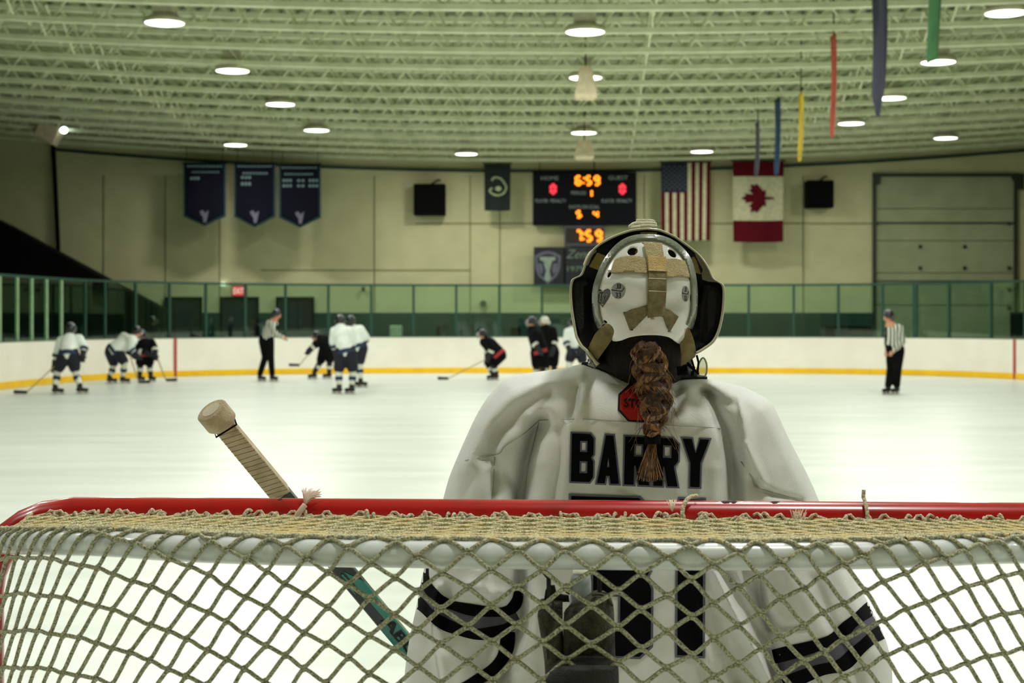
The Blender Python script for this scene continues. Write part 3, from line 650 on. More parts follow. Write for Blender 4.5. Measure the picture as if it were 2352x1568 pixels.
def skater(label, d, J, kit, face=None, toes=1, stick=None, sticklabel=None, hem=None, number=False):
    """J: joints in photo pixels (x, y[, depth offset in m]); standing on the ice at depth d"""
    k = d/F
    def Q(n): 
        v = J[n]; dy = v[2] if len(v) > 2 else 0
        return P(v[0], v[1], d+dy)
    j = {n: Q(n) for n in J}
    low = min(j['anL'].z, j['anR'].z)
    for n in ('anL', 'anR'): j[n].z = .13+(j[n].z-low)*.5
    root = empty('person', ((j['anL'].x+j['anR'].x)/2, d, 0)); tag(root, label, 'person')
    ref = kit == 'ref'
    jm, pm, sm, hm, gm = {'white': (M_jw, M_pn, M_sockw, M_hel, M_glv), 'black': (M_jk, M_pk, M_sockk, M_hel, M_glv), 'ref': (M_ref, M_pk, M_pk, M_hel, M_skin)}[kit]
    hl = j['head']; nk = j['neck']; pv = j['pelvis']; ch = nk.lerp(pv, .35)
    f = Vector(face if face else (0, 1, 0)).normalized()
    b = MB(); b.ball(hl, (.085,.1,.115), 14, 10); b.ball(hl+f*.095-Vector((0,0,.01)), .022, 8, 6); b.cap(hl-Vector((0,0,.08)), nk, .055); b.cap(nk-Vector((0,0,.05)), pv, .12, .13)
    b.ball(hl+f*.08-Vector((0,0,.055)), (.04,.03,.02), 8, 6); sd = f.cross(Vector((0,0,1))); b.ball(hl+sd*.085, .025, 8, 6); b.ball(hl-sd*.085, .025, 8, 6)
    hipL = pv+Vector((-.09 if j['knL'].x < j['knR'].x else .09,0,-.05)); hipR = pv*2-hipL-Vector((0,0,.1))
    for sx, el, ha in (('shL','elL','haL'),('shR','elR','haR')):
        b.cap(j[sx], j[el], .055, .045); b.cap(j[el], j[ha], .045, .032)
        dv = (j[ha]-j[el]).normalized(); pc = j[ha]+dv*.05; b.ball(pc, (.045,.03,.05), 10, 8)
        s1 = dv.cross(Vector((0,1,0))); s1 = s1.normalized() if s1.length > .1 else Vector((1,0,0))
        for q in range(4):
            st = pc+s1*(.018*(q-1.5)); b.cap(st+dv*.03, st+dv*.075+Vector((0,.02,-.01)), .010, .009, 6)
        b.cap(pc+s1*.035, pc+s1*.055+dv*.04, .011, .009, 6)
    for hp, kn, an in ((hipL,'knL','anL'),(hipR,'knR','anR')): b.cap(hp, j[kn], .085, .06); b.cap(j[kn], j[an], .058, .04); b.cap(j[an], j[an]+Vector((0,0,-.07)), .04)
    blob('body', b, M_skin, root, .016, 2)
    # jersey
    b = MB(); thk = 1.0 if not ref else .82
    b.cap(nk-Vector((0,0,.07)), ch, .15*thk, .19*thk, 12); b.cap(ch, pv+Vector((0,0,.02)), .19*thk, .19*thk, 12); b.cap(j['shL'], j['shR'], .105*thk, .105*thk)
    for sx, el, ha in (('shL','elL','haL'),('shR','elR','haR')):
        b.cap(j[sx], j[el], .10*thk, .082*thk); w_ = j[el].lerp(j[ha], .9); b.cap(j[el], w_, .082*thk, .062*thk)
    blob('jersey', b, jm, root, .022, 5)
    # pants
    b = MB(); b.cap(pv+Vector((-.05,0,0)), pv+Vector((.05,0,0)), .175 if not ref else .15)
    for hp, kn, an in ((hipL,'knL','anL'),(hipR,'knR','anR')):
        if ref: b.cap(hp, j[kn], .115, .09); b.cap(j[kn], j[an]+Vector((0,0,.05)), .09, .075)
        else: b.cap(hp, hp.lerp(j[kn], .85), .15, .125)
    blob('pants', b, pm, root, .022, 4)
    if not ref:
        for kn, an in (('knL','anL'),('knR','anR')):
            b = MB(); b.cap(j[kn], j[an]+Vector((0,0,.05)), .085, .062); so = blob('sock', b, sm, root, .018, 3)
            m_ = j[kn].lerp(j[an], .48); dv = (j[an]-j[kn]).normalized(); b = MB(); b.tube([m_-dv*.04, m_+dv*.04], [.082,.078], 14); link('sock_stripe', b, M_teal if kit == 'white' else M_sockw, root)
        if kit == 'white' or hem:
            dv = (pv-nk).normalized(); c = pv+dv*.03; b = MB(); b.tube([c-dv*.05, c+dv*.035], [.205,.205], 20); link('hem_band', b, M_teal if kit == 'white' else M_redb, root)
        for el, ha in (('elL','haL'),('elR','haR')):
            dv = (j[ha]-j[el]).normalized(); c = j[el].lerp(j[ha], .35); b = MB(); b.tube([c-dv*.03, c+dv*.035], [.09,.086], 14); link('sleeve_band', b, M_teal if kit == 'white' else M_sockw, root)
            b = MB(); b.cap(j[el].lerp(j[ha], .8), j[ha]+dv*.02, .07, .06); b.ball(j[ha]+dv*.08, (.06,.05,.06), 10, 8)
            for q in range(4): st = j[ha]+dv*.08+Vector(((q-1.5)*.028, 0, -.02)); b.cap(st, st+dv*.07+Vector((0,.02,-.02)), .019, .017, 6)
            b.cap(j[ha]+dv*.05+Vector((.05,0,0)), j[ha]+dv*.1+Vector((.075,0,0)), .02, .017, 6)
            blob('glove', b, gm, root, .012, 2)
    # helmet
    b = MB(); up = Vector((0,0,.03)); b.ball(hl+up-f*.01, (.112,.125,.115), 16, 10); b.ball(hl-f*.07-Vector((0,0,.03)), (.09,.06,.08), 12, 8)
    o = blob('helmet', b, M_helw if kit == 'goalie' or number == 'whitehelm' else hm, root, .014, 3)
    b = MB(); b.ball(hl+Vector((0,-.03,.12)), (.06,.05,.03), 10, 6); link('helmet_highlight', b, mat('helmet_sheen', (140,150,150), .3), root)  # pale blob on the crown, a highlight put in as colour
    if not ref:
        b = MB()
        for q in range(-3, 4): 
            a = Vector((0,0,.06)); pts = [hl+f*.1+sd*(q*.028)+a, hl+f*.145+sd*(q*.026), hl+f*.1+sd*(q*.022)-Vector((0,0,.1))]; b.tube(pts, .004, 4)
        for q in (-.05, 0, .05): b.tube([hl+sd*.1+f*.04+Vector((0,0,q)), hl+f*.145+Vector((0,0,q*.6)), hl-sd*.1+f*.04+Vector((0,0,q))], .004, 4)
        link('face_cage', b, M_steel, root)
    # skates
    for an in ('anL', 'anR'):
        a = j[an]; tx = Vector((toes*.8, -.45 if f.y < 0 else .35, 0)).normalized() if abs(toes) > .1 else Vector((0, f.y if abs(f.y) > .2 else -1, 0)).normalized()
        b = MB(); b.cap(a+Vector((0,0,.06)), a-Vector((0,0,.03)), .062, .055); b.cap(a-tx*.03-Vector((0,0,.04)), a+tx*.15-Vector((0,0,.05)), .05, .042)
        s_ = blob('skate', b, M_boot, root, .013, 2)
        rot = Matrix.Rotation(math.atan2(tx.y, tx.x), 3, 'Z'); b = MB(); zb = a.z-.13
        b.box(a+tx*.055+Vector((0,0,-.13+.012)), (.29,.005,.024), 0, rot); b.box(a+tx*.0+Vector((0,0,-.095)), (.05,.02,.05), 0, rot); b.box(a+tx*.13+Vector((0,0,-.095)), (.04,.02,.05), 0, rot)
        link('skate_blade', b, M_steel, root)
    if stick:
        (ax, ay, ad), (bx, by, bd) = stick; A = P(ax, ay, d+ad); B = P(bx, by, d+bd); B.z = max(B.z, .04)
        B.z = .045 if by > 0 and B.z < .35 else B.z
        r2 = empty('hockey_stick', (B.x, B.y, max(B.z-.04, 0))); tag(r2, sticklabel, 'hockey stick')
        b = MB(); b.tube([A, B], .017, 6, flat=.7); link('shaft', b, M_stick, r2)
        dx = -1 if B.x < A.x else 1; b = MB(); b.poly([B+Vector((0,0,.03)), B+Vector((dx*.1,0,.035)), B+Vector((dx*.27,0,.045)), B+Vector((dx*.29,0,-.0)), B+Vector((dx*.26,0,-.035)), B+Vector((0,0,-.035))], (0,.012,0)); link('blade', b, mat('blade_tape', (40,40,38)), r2)
    return root
FC = Vector
skater('skater in white jersey and dark pants at far left, stick stretched toward the left boards', 32.6,
  dict(head=(163,756,.25), neck=(160,772,.15), pelvis=(158,812,0), shL=(140,783,.1), shR=(182,778,.1), elL=(132,806,.1), elR=(194,795,.1), haL=(126,834,.1), haR=(191,812,0), knL=(133,848,.1), knR=(172,848,.1), anL=(127,892), anR=(183,890)), 'white', (.0,1,0), .7,
  ((128,838,0),(62,876,0)), 'wooden coloured stick lying toward the left boards, held by the far left skater')
skater('bent over skater in white jersey, second group from the left, beside the black jersey player', 38.2,
  dict(head=(316,762,.2), neck=(303,775,.1), pelvis=(262,804,0), shL=(284,772,.15), shR=(302,782,-.15), elL=(268,788,.1), elR=(300,800,-.15), haL=(300,812,.1), haR=(312,812,-.15), knL=(262,836,.1), knR=(286,832,-.1), anL=(252,870), anR=(282,870)), 'white', (1,.2,0), 1,
  ((298,815,-.2),(318,862,-.2)), 'stick held by the bent over white skater at left')
skater('player in black jersey leaning on a stick beside the red mark on the left boards', 39.4,
  dict(head=(327,770,0), neck=(332,782,0), pelvis=(333,812,0), shL=(320,790,0), shR=(348,786,0), elL=(316,806,-.1), elR=(356,798,-.1), haL=(340,812,-.2), haR=(357,812,-.2), knL=(322,835,0), knR=(343,835,0), anL=(321,868), anR=(346,868)), 'black', (-.5,-1,0), .8,
  ((358,814,-.2),(381,856,-.2)), 'stick in front of the black jersey player at left, slanting down right', hem=True)
skater('person in black standing behind the glass beside the left doors', 43.6,
  dict(head=(352,738,0), neck=(350,750,0), pelvis=(346,790,0), shL=(337,757,0), shR=(361,757,0), elL=(334,775,0), elR=(366,775,0), haL=(338,790,-.1), haR=(362,792,-.1), knL=(340,822,0), knR=(352,822,0), anL=(339,855), anR=(353,855)), 'black', (.8,-.6,0), .6)
skater('referee in striped shirt and black trousers leaning forward in front of the left doors', 39.6,
  dict(head=(636,722,0), neck=(628,736,0), pelvis=(612,778,0), shL=(617,742,.15), shR=(624,744,-.15), elL=(620,765,.15), elR=(632,766,-.15), haL=(646,773,.15), haR=(650,775,-.15), knL=(609,820,.1), knR=(622,820,-.1), anL=(597,864), anR=(625,864)), 'ref', (1,-.2,0), 1)
skater('player in black jersey bent low facing left at the middle face-off', 41.0,
  dict(head=(727,772,0), neck=(738,776,0), pelvis=(752,800,0), shL=(730,780,.12), shR=(738,784,-.12), elL=(722,792,.1), elR=(722,795,-.12), haL=(713,800,.1), haR=(716,801,-.12), knL=(736,830,.1), knR=(757,828,-.1), anL=(722,860), anR=(756,858)), 'black', (-1,-.2,0), -1,
  ((718,802,-.1),(688,838,-.1)), 'pale stick in front of the bent black player in the middle')
skater('skater in white jersey behind the big white number player, half hidden at the middle', 36.0,
  dict(head=(806,738,.1), neck=(812,752,.1), pelvis=(822,795,0), shL=(800,758,.1), shR=(828,756,.1), elL=(800,775,.1), elR=(842,774,.1), haL=(806,790,.2), haR=(834,790,.2), knL=(812,830,.1), knR=(826,832,.1), anL=(812,874), anR=(828,874)), 'white', (0,1,0), .6)
skater('tall skater in white jersey with navy pants seen from behind at the middle face-off', 32.8,
  dict(head=(781,738,.2), neck=(783,750,.1), pelvis=(794,806,0), shL=(768,761,.1), shR=(803,760,.1), elL=(764,785,.15), elR=(812,785,.15), haL=(770,806,.25), haR=(806,804,.25), knL=(778,850,.05), knR=(811,850,.05), anL=(779,890), anR=(808,890)), 'white', (0,1,0), -.7)
skater('crouching player in black jersey with a red hem holding a stick to the left', 40.4,
  dict(head=(1108,768,-.05), neck=(1114,779,0), pelvis=(1143,812,0), shL=(1112,785,.15), shR=(1122,784,-.15), elL=(1120,803,.15), elR=(1130,802,-.15), haL=(1118,820,.1), haR=(1124,816,-.15), knL=(1122,838,.1), knR=(1134,836,-.1), anL=(1131,862), anR=(1140,862)), 'black', (-1,-.3,0), -.7,
  ((1126,820,-.1),(1030,875,-.1)), 'long stick reaching left from the crouching black player', hem=True)
skater('player in black jersey with red hem standing left of the white helmeted goalie', 37.5,
  dict(head=(1221,740,0), neck=(1224,753,0), pelvis=(1240,805,0), shL=(1226,762,.15), shR=(1228,764,-.15), elL=(1224,784,.15), elR=(1226,786,-.15), haL=(1225,802,.1), haR=(1236,800,-.2), knL=(1232,840,.1), knR=(1246,840,-.1), anL=(1230,872), anR=(1247,872)), 'black', (-1,-.3,0), -.8, hem=True)
skater('goalie with a round white mask and dark jersey standing beside the far net', 39.0,
  dict(head=(1250,738,0), neck=(1254,750,0), pelvis=(1264,805,0), shL=(1246,760,.15), shR=(1270,758,-.1), elL=(1250,785,.15), elR=(1276,782,-.1), haL=(1256,800,.1), haR=(1270,802,-.2), knL=(1256,838,.1), knR=(1272,838,-.1), anL=(1254,866), anR=(1274,866)), 'black', (-1,-.3,0), -.8, number='whitehelm')
skater('skater in white jersey partly hidden by the near goalie mask', 37.0,
  dict(head=(1318,742,0), neck=(1318,754,0), pelvis=(1325,800,0), shL=(1304,762,0), shR=(1334,762,0), elL=(1300,782,-.1), elR=(1340,782,-.1), haL=(1306,800,-.2), haR=(1332,800,-.2), knL=(1308,826,0), knR=(1338,828,0), anL=(1306,872), anR=(1340,872)), 'white', (-.5,1,0), -.7)
skater('referee in striped shirt and black trousers standing alone on the right', 32.7,
  dict(head=(2040,727,0), neck=(2046,744,0), pelvis=(2056,800,0), shL=(2040,756,.1), shR=(2066,753,-.1), elL=(2038,785,.1), elR=(2074,784,-.05), haL=(2036,806,.0), haR=(2050,808,-.25), knL=(2046,846,.1), knR=(2062,846,-.1), anL=(2040,893), anR=(2060,893)), 'ref', (-1,-.4,0), -.7)
# ------------------------------------------------------------------ the goal
TH = math.radians(-3.0); GO = Vector((.065, 2.57, 0)); ct, st_ = math.cos(TH), math.sin(TH)
def G(x, y, z): return Vector((GO.x+x*ct-y*st_, GO.y+x*st_+y*ct, z))
M_red = mat('goal_red', (176,3,12), .28, rgb2=(150,2,8), nscale=14, coat=.5, contrast=(.3,.5))
M_bar = mat('goal_white', (226,230,232), .3, rgb2=(196,202,204), nscale=26, ndet=6, coat=.4, contrast=(.25,.42))
M_net = ropemat('net_cord', (206,202,174), (118,120,94), None)
M_netz = ropemat('net_cord_top', (216,208,168), (136,124,84), (206,184,128))
M_lace = ropemat('lace_cord', (224,212,188), (170,158,130), None, 1.3)
goal = empty('hockey_goal', GO); tag(goal, 'red framed hockey goal with white back bar and worn cream net', 'goal')
RP = .029; ZC = 1.245-RP+.0                      # pipe centre height
ZC = 1.55-(1147-HY)*2.57/F-RP
el = [(-.945,0,.02),(-.945,0,ZC-.13)]+[(-.945+.15*(1-math.cos(a)),0,ZC-.13+.13*math.sin(a)) for a in (.25,.5,.75,1,1.25)]+[(-.795,0,ZC)]
path = el+[(x,0,ZC) for x in (-.4,0,.4)]+[(-a, b, c) for a, b, c in el[::-1]]
link('crossbar_and_posts', MB().tube([G(*p) for p in path], RP, 20), M_red, goal, smooth=True)
RB = .0185; ZB = 1.55-(1245-HY)*2.10/F-RB
plan = catmull([(-.935,-.02,0),(-.895,-.11,0),(-.81,-.235,0),(-.69,-.34,0),(-.54,-.415,0),(-.36,-.452,0),(-.15,-.465,0),(.15,-.465,0),(.36,-.452,0),(.54,-.415,0),(.69,-.34,0),(.81,-.235,0),(.895,-.11,0),(.935,-.02,0)], 8)
base = [(p.x*1.02, p.y*1.0-.0, 0) for p in plan]; link('base_frame', MB().tube([G(p[0], p[1]*1.12, .025) for p in base], .022, 10), M_bar, goal, smooth=True)
cum = [0]
for i in range(1, len(plan)): cum.append(cum[-1]+(plan[i]-plan[i-1]).length)
tot = cum[-1]; cum = [c-tot/2 for c in cum]
def ZBs(s_): a = max(0, (abs(s_)-.60)/.52); return ZB-.052*min(1, a)**1.4
def atS(s_):
    s_ = max(cum[0]+1e-5, min(cum[-1]-1e-5, s_))
    i = max(0, min(len(cum)-2, int(np.searchsorted(cum, s_))-1)); t = (s_-cum[i])/(cum[i+1]-cum[i]); a, b = plan[i], plan[i+1]
    p = a.lerp(b, t); d_ = (b-a).normalized(); return p, Vector((d_.y, -d_.x, 0))      # outward normal
link('back_bar', MB().tube([G(p.x, p.y, ZBs(c)) for p, c in zip(plan, cum)], RB, 16), M_bar, goal, smooth=True)
RR = .0032
US = .02
def gfun(u):
    a = abs(u)
    if a <= .60: return 4.0*a**3.3/3.3
    return 4.0*.60**3.3/3.3+(a-.60)*1.2
def netpt(u, v, jit=0):
    p, nr = atS(u); r = RB+RR; ZB = ZBs(u)
    if v < 0:                                   # the shelf between back bar and crossbar
        q = min(1, -v/.44); tx = max(-.86, min(.86, p.x*1.02)); ty = -RP*.75
        zt = ZC+.003; z = (ZB+r)*(1-q)+zt*q-.012*math.sin(math.pi*q)
        return G(p.x*(1-q)+tx*q, p.y*(1-q)+ty*q, z+jit)
    arc = r*math.radians(95)
    if v < arc:
        a = math.pi/2-v/r; return G(p.x+nr.x*r*math.cos(a), p.y+nr.y*r*math.cos(a), ZB+r*math.sin(a))
    e = v-arc; out = r+.01*min(1, e/.3)+.10*max(0, min(1.2, e)-.1)*0
    return G(p.x+nr.x*out, p.y+nr.y*out, max(.03, ZB-.002-e))
NW, NH = .0642, .0485
# the net is pulled round the corners: cell vectors measured along the back, left half; right half mirrored
TX = [-60,0,40,90,150,230,340,460,590,700,850,1000,1120,1240]
TA = ([20,22,25,33,38,50,57,60,60,60,59,57,56,55], [-14,-15,-15,-14,-8,0,9,19,32,38,41,41.5,42,42])
TB = ([5,7,8,10,14,17,20,24,24,26,38,48,53,55], [76,76,75,74,72,71,71,69,69,70,62,55,48,42])
C0 = (G(0, -.465, 1.2).x/G(0, -.465, 1.2).y)*F+CX
SL = [c for c in cum if c <= 0]; PXS = []
for c in SL:
    p, nr_ = atS(c); g_ = G(p.x+nr_.x*.03, p.y+nr_.y*.03, 1.1); PXS.append((g_.x*F/g_.y+CX, g_.y))
PXa = np.array([q[0] for q in PXS]); PYa = np.array([q[1] for q in PXS]); order = np.argsort(PXa)
def px2u(x): return np.interp(x, PXa[order], np.array(SL)[order])
NR = 150; CM = 60; GX = {}; 
colx = np.full(2*NR+1, 1240.0); coly = np.arange(-NR, NR+1)*42.0; GX[0] = (colx, coly)
for c_ in range(1, CM+1):
    ox, oy = GX[c_-1]; nx_ = np.zeros_like(ox); ny_ = np.zeros_like(oy)
    Ax, Ay, Bx, By = (np.interp(ox, TX, t) for t in (TA[0], TA[1], TB[0], TB[1]))
    ex1, ey1 = ox-Ax, oy-Ay; ex2, ey2 = ox-Bx, oy+By
    nx_[1:-1] = (ex1[2:]+ex2[:-2])/2; ny_[1:-1] = (ey1[2:]+ey2[:-2])/2
    nx_[0], ny_[0] = ex1[1], ey1[1]; nx_[-1], ny_[-1] = ex2[-2], ey2[-2]; GX[c_] = (nx_, ny_)
def node(r_, c_):
    ox, oy = GX[abs(c_)]; i = int(np.clip(r_+NR, 0, 2*NR)); x = 1240+(ox[i]-1240); x = C0-(1240-x)*(C0-PXa.min())/(1240-0)*1.0
    if x < PXa.min(): u = SL[0]-(PXa.min()-x)*.002; yy_ = PYa[0]
    else: u = float(px2u(x)); yy_ = float(np.interp(x, PXa[order], PYa[order]))
    v = oy[i]*min(yy_, 2.4)/F
    if c_ > 0: u = -u
    return u+.0016*math.sin(r_*12.9+c_*4.1), v+.0016*math.sin(r_*7.3+c_*9.7)
umax = tot/2-.005
net, shelf = MB(), MB()
for r_ in range(-110, 62):
    # zigzag between node rows r_ and r_+1
    pts = []; run = []
    for c_ in range(-CM, CM+1):
        rr = r_ if (r_+c_) % 2 == 0 else r_+1
        u, v = node(rr, c_)
        if abs(u) > umax: continue
        e = RR*.55 if rr == r_ else -RR*.55         # top vertices pushed down, bottom vertices pushed up
        dl = .0034
        (ua, va), (ub, vb) = node(rr, c_-2) if abs(c_-2) <= CM else (u-.01, v), node(rr, c_+2) if abs(c_+2) <= CM else (u+.01, v); sl = max(-1.2, min(1.2, (vb-va)/(ub-ua+1e-9)))
        run += [(u-dl, v+e-dl*sl), (u+dl, v+e+dl*sl)]
    # intermediate points: follow curved surface
    seg = []
    for i in range(len(run)-1):
        (a, b), (c2, d2) = run[i], run[i+1]; n_ = 1 if i % 2 == 0 else 4
        for q in range(n_):
            t = q/n_; seg.append((a+(c2-a)*t, b+(d2-b)*t))
    if run: seg.append(run[-1])
    cur = []; 
    def flush(mbx, cur):
        if len(cur) > 2: 
            pts = [netpt(*q) for q in cur]
            sm_ = [pts[0]]+[(pts[i-1]+pts[i]*6+pts[i+1])/8 for i in range(1, len(pts)-1)]+[pts[-1]]
            low = cur[0][1] > .75; mbx.tube(sm_, RR, 5 if not low else 4, uvlen=.006 if True else None, caps=False)
    side = None
    for q in seg:
        ok = -.44 < q[1] < 1.21; sd = 0 if q[1] < .004 else 1
        if not ok or (side is not None and sd != side):
            if ok: cur.append(q)
            flush(shelf if side == 0 else net, cur); cur = []; side = None
        if ok: cur.append(q); side = sd if side is None else side
    flush(shelf if side == 0 else net, cur)
link('back_netting', net, M_net, goal, smooth=True, recalc=False)
link('top_netting', shelf, M_netz, goal, smooth=True, recalc=False)
# selvedge cord lying on the back bar
mb = MB(); pts = []
for i in range(260):
    u = -umax+2*umax*i/259; p, nr = atS(u); pts.append(G(p.x-nr.x*.004, p.y-nr.y*.004, ZBs(u)+RB+RR+.0008*math.sin(i*1.7)))
mb.tube(pts, RR, 6, uvlen=.006); link('selvedge_cord', mb, M_net, goal, smooth=True, recalc=False)
# lacing: twisted white cord that ties the net to the back of the crossbar
mb = MB(); rnd = random.Random(3); xs = np.linspace(-.80, .80, 150); zl = ZC-.001; 
def bpt(x, up, out=0.0): # point on the rear of the crossbar, up in metres along the pipe surface
    a = up/RP; return G(x, -(RP+.003+out)*math.cos(a), ZC+(RP+.003+out)*math.sin(a))
pts = []
for i in range(300):
    x = -.83+1.66*i/299; pts.append(bpt(x, .003+.0055*math.sin(i*.62)+.0025*math.sin(i*1.9), .001+.001*math.sin(i*.9)))
mb.tube(pts, .0027, 6, uvlen=.006, caps=True)
pts = []
for i in range(300):
    x = -.83+1.66*i/299; pts.append(bpt(x, -.002+.004*math.sin(i*.55+2)+.003*math.sin(i*1.3), .004))
mb.tube(pts, .0030, 6, uvlen=.006)
x = -.82
while x < .82:
    for q in range(rnd.choice((1, 2, 2))):
        x0 = x+q*.009; tilt = rnd.uniform(-.022, .022); h = rnd.uniform(.004, .012)
        pts = [bpt(x0, -.016, .003), bpt(x0+tilt*.3, -.004, .007), bpt(x0+tilt*.7, h*.6, .005), bpt(x0+tilt, h, .001), bpt(x0+tilt*1.3, h-.003, -.001)]
        mb.tube(catmull(pts, 4), rnd.uniform(.0022, .003), 6, uvlen=.006)
    x += rnd.uniform(.028, .05)
link('lacing', mb, M_lace, goal, smooth=True, recalc=False)
# knotted tails and the frayed tuft
def gx(px, Y=2.54): return ((px-CX)*Y/F-GO.x)
mb = MB(); x0 = gx(694); mb.tube(catmull([bpt(x0-.012, -.002, .006), bpt(x0-.004, .008, .010), bpt(x0+.004, .016, .010)], 4), [.0055]*4+[.005]*5, 8, uvlen=.006)
for k in range(60):
    a = rnd.uniform(-.35, 1.25); L = rnd.uniform(.018, .034); x1 = x0+.003; z = .017
    e = (x1+L*math.sin(a)*1.0, z+L*math.cos(a)*.75)
    mb.tube([bpt(x1, z, .008), bpt((x1+e[0])/2, (z+e[1])/2+.003, .014), bpt(e[0], min(e[1], .05), .010+rnd.uniform(0,.008))], [.0011,.0010,.0006], 4, uvlen=.006)
link('frayed_tuft', mb, mat('fray', (232,206,190), .9), goal, smooth=True)
mb = MB(); x0 = gx(1572); mb.tube(catmull([bpt(x0, -.012, .005), bpt(x0-.003, .005, .007), bpt(x0-.001, .018, .008), bpt(x0+.008, .030, .009), bpt(x0+.022, .040, .006)], 5), .0036, 8, uvlen=.006)
link('cord_tail', mb, M_lace, goal, smooth=True, recalc=False)
mb = MB(); x0 = gx(1988); mb.tube(catmull([bpt(x0, -.004, .005), bpt(x0-.002, .016, .006), bpt(x0-.003, .035, .005), G(x0-.004, -.012, ZC+RP+.008), G(x0-.003, -.01, ZC+RP+.02)], 4), .0032, 8, uvlen=.006); mb.ball(bpt(x0, .0, .006), (.012,.008,.006)); 
link('cord_tail', mb, M_lace, goal, smooth=True, recalc=False)
mb = MB()
for px in (1545,1830,1835,1822): 
    x0 = gx(px)
    for k in range(16): a = rnd.uniform(-1, 1); mb.tube([bpt(x0, -.004 if px > 1600 else .012, .006), bpt(x0+.010*a, .010+rnd.uniform(-.01,.006) if px > 1600 else .026, .010)], [.0009,.0005], 4)
link('lint', mb, mat('lint', (226,214,190), .95), goal, smooth=True)
# paint chips on the crossbar
mb = MB()
for px, w_ in ((1665,.010),(1775,.008),(1682,.006),(640,.004)):
    x0 = gx(px, 2.57); V = [G(x0+w_*a, -(RP+.0006)*math.cos(b), ZC+(RP+.0006)*math.sin(b)) for a, b in ((-1,1.25),(-.3,1.16),(.5,1.2),(1,1.28),(.6,1.42),(-.5,1.40))]
    mb.add(V, [tuple(range(6))])
link('paint_chip', mb, mat('chip', (40,8,8), .8), goal)
# ------------------------------------------------------------------ surfaces traced in photo pixels, given real depth
def inside(poly, X, Y):
    c = np.zeros(len(X), bool); n = len(poly)
    for i in range(n):
        x1, y1 = poly[i]; x2, y2 = poly[(i+1) % n]
        m = ((y1 > Y) != (y2 > Y)) & (X < (x2-x1)*(Y-y1)/(y2-y1+1e-12)+x1); c ^= m
    return c
def pdist(pts, X, Y):
    D = np.full(len(X), 1e9)
    for (x1, y1), (x2, y2) in zip(pts[:-1], pts[1:]):
        dx, dy = x2-x1, y2-y1; t = np.clip(((X-x1)*dx+(Y-y1)*dy)/(dx*dx+dy*dy+1e-9), 0, 1)
        D = np.minimum(D, np.hypot(X-x1-t*dx, Y-y1-t*dy))
    return D
def smooth2(pts, k=6, closed=False): return [(p.x, p.y) for p in catmull([(a, b, 0) for a, b in pts], k, closed)]
def flatmesh(loops, cell):
    bm = bmesh.new(); edges = []
    for lp in loops:
        vs = [bm.verts.new((a, b, 0)) for a, b in lp]
        for i in range(len(vs)): edges.append(bm.edges.new((vs[i], vs[(i+1) % len(vs)])))
    bmesh.ops.triangle_fill(bm, use_beauty=True, use_dissolve=False, edges=edges)
    xs = [v.co.x for v in bm.verts]; ys = [v.co.y for v in bm.verts]
    for ax, lo, hi in ((0, min(xs), max(xs)), (1, min(ys), max(ys))):
        g = math.ceil(lo/cell)*cell
        while g < hi:
            co = (g, 0, 0) if ax == 0 else (0, g, 0); no = (1, 0, 0) if ax == 0 else (0, 1, 0)
            bmesh.ops.bisect_plane(bm, geom=bm.verts[:]+bm.edges[:]+bm.faces[:], dist=1e-4, plane_co=co, plane_no=no); g += cell
    bmesh.ops.remove_doubles(bm, verts=bm.verts, dist=.01)
    bm.verts.index_update(); V = np.array([(v.co.x, v.co.y) for v in bm.verts]); Fc = [tuple(v.index for v in f.verts) for f in bm.faces]; bm.free(); return V, Fc
def surf(name, loops, cell, yfn, m, parent, off=0.0, clip=None, thick=0, smooth=True):
    V, Fc = flatmesh(loops, cell)
    if clip is not None:
        ok = inside(clip, V[:, 0], V[:, 1]); Fc = [f for f in Fc if all(ok[i] for i in f)]
        used = sorted({i for f in Fc for i in f}); mp = {a: b for b, a in enumerate(used)}; V = V[used]; Fc = [tuple(mp[i] for i in f) for f in Fc]
    Y = yfn(V[:, 0], V[:, 1])-off
    W = np.stack([(V[:, 0]-CX)*Y/F, Y, H-(V[:, 1]-HY)*Y/F], 1)
    o = link(name, (W, Fc), m, parent, smooth=smooth, recalc=False)
    if thick: mod(o, 'SOLIDIFY', thickness=thick, offset=0)
    return o
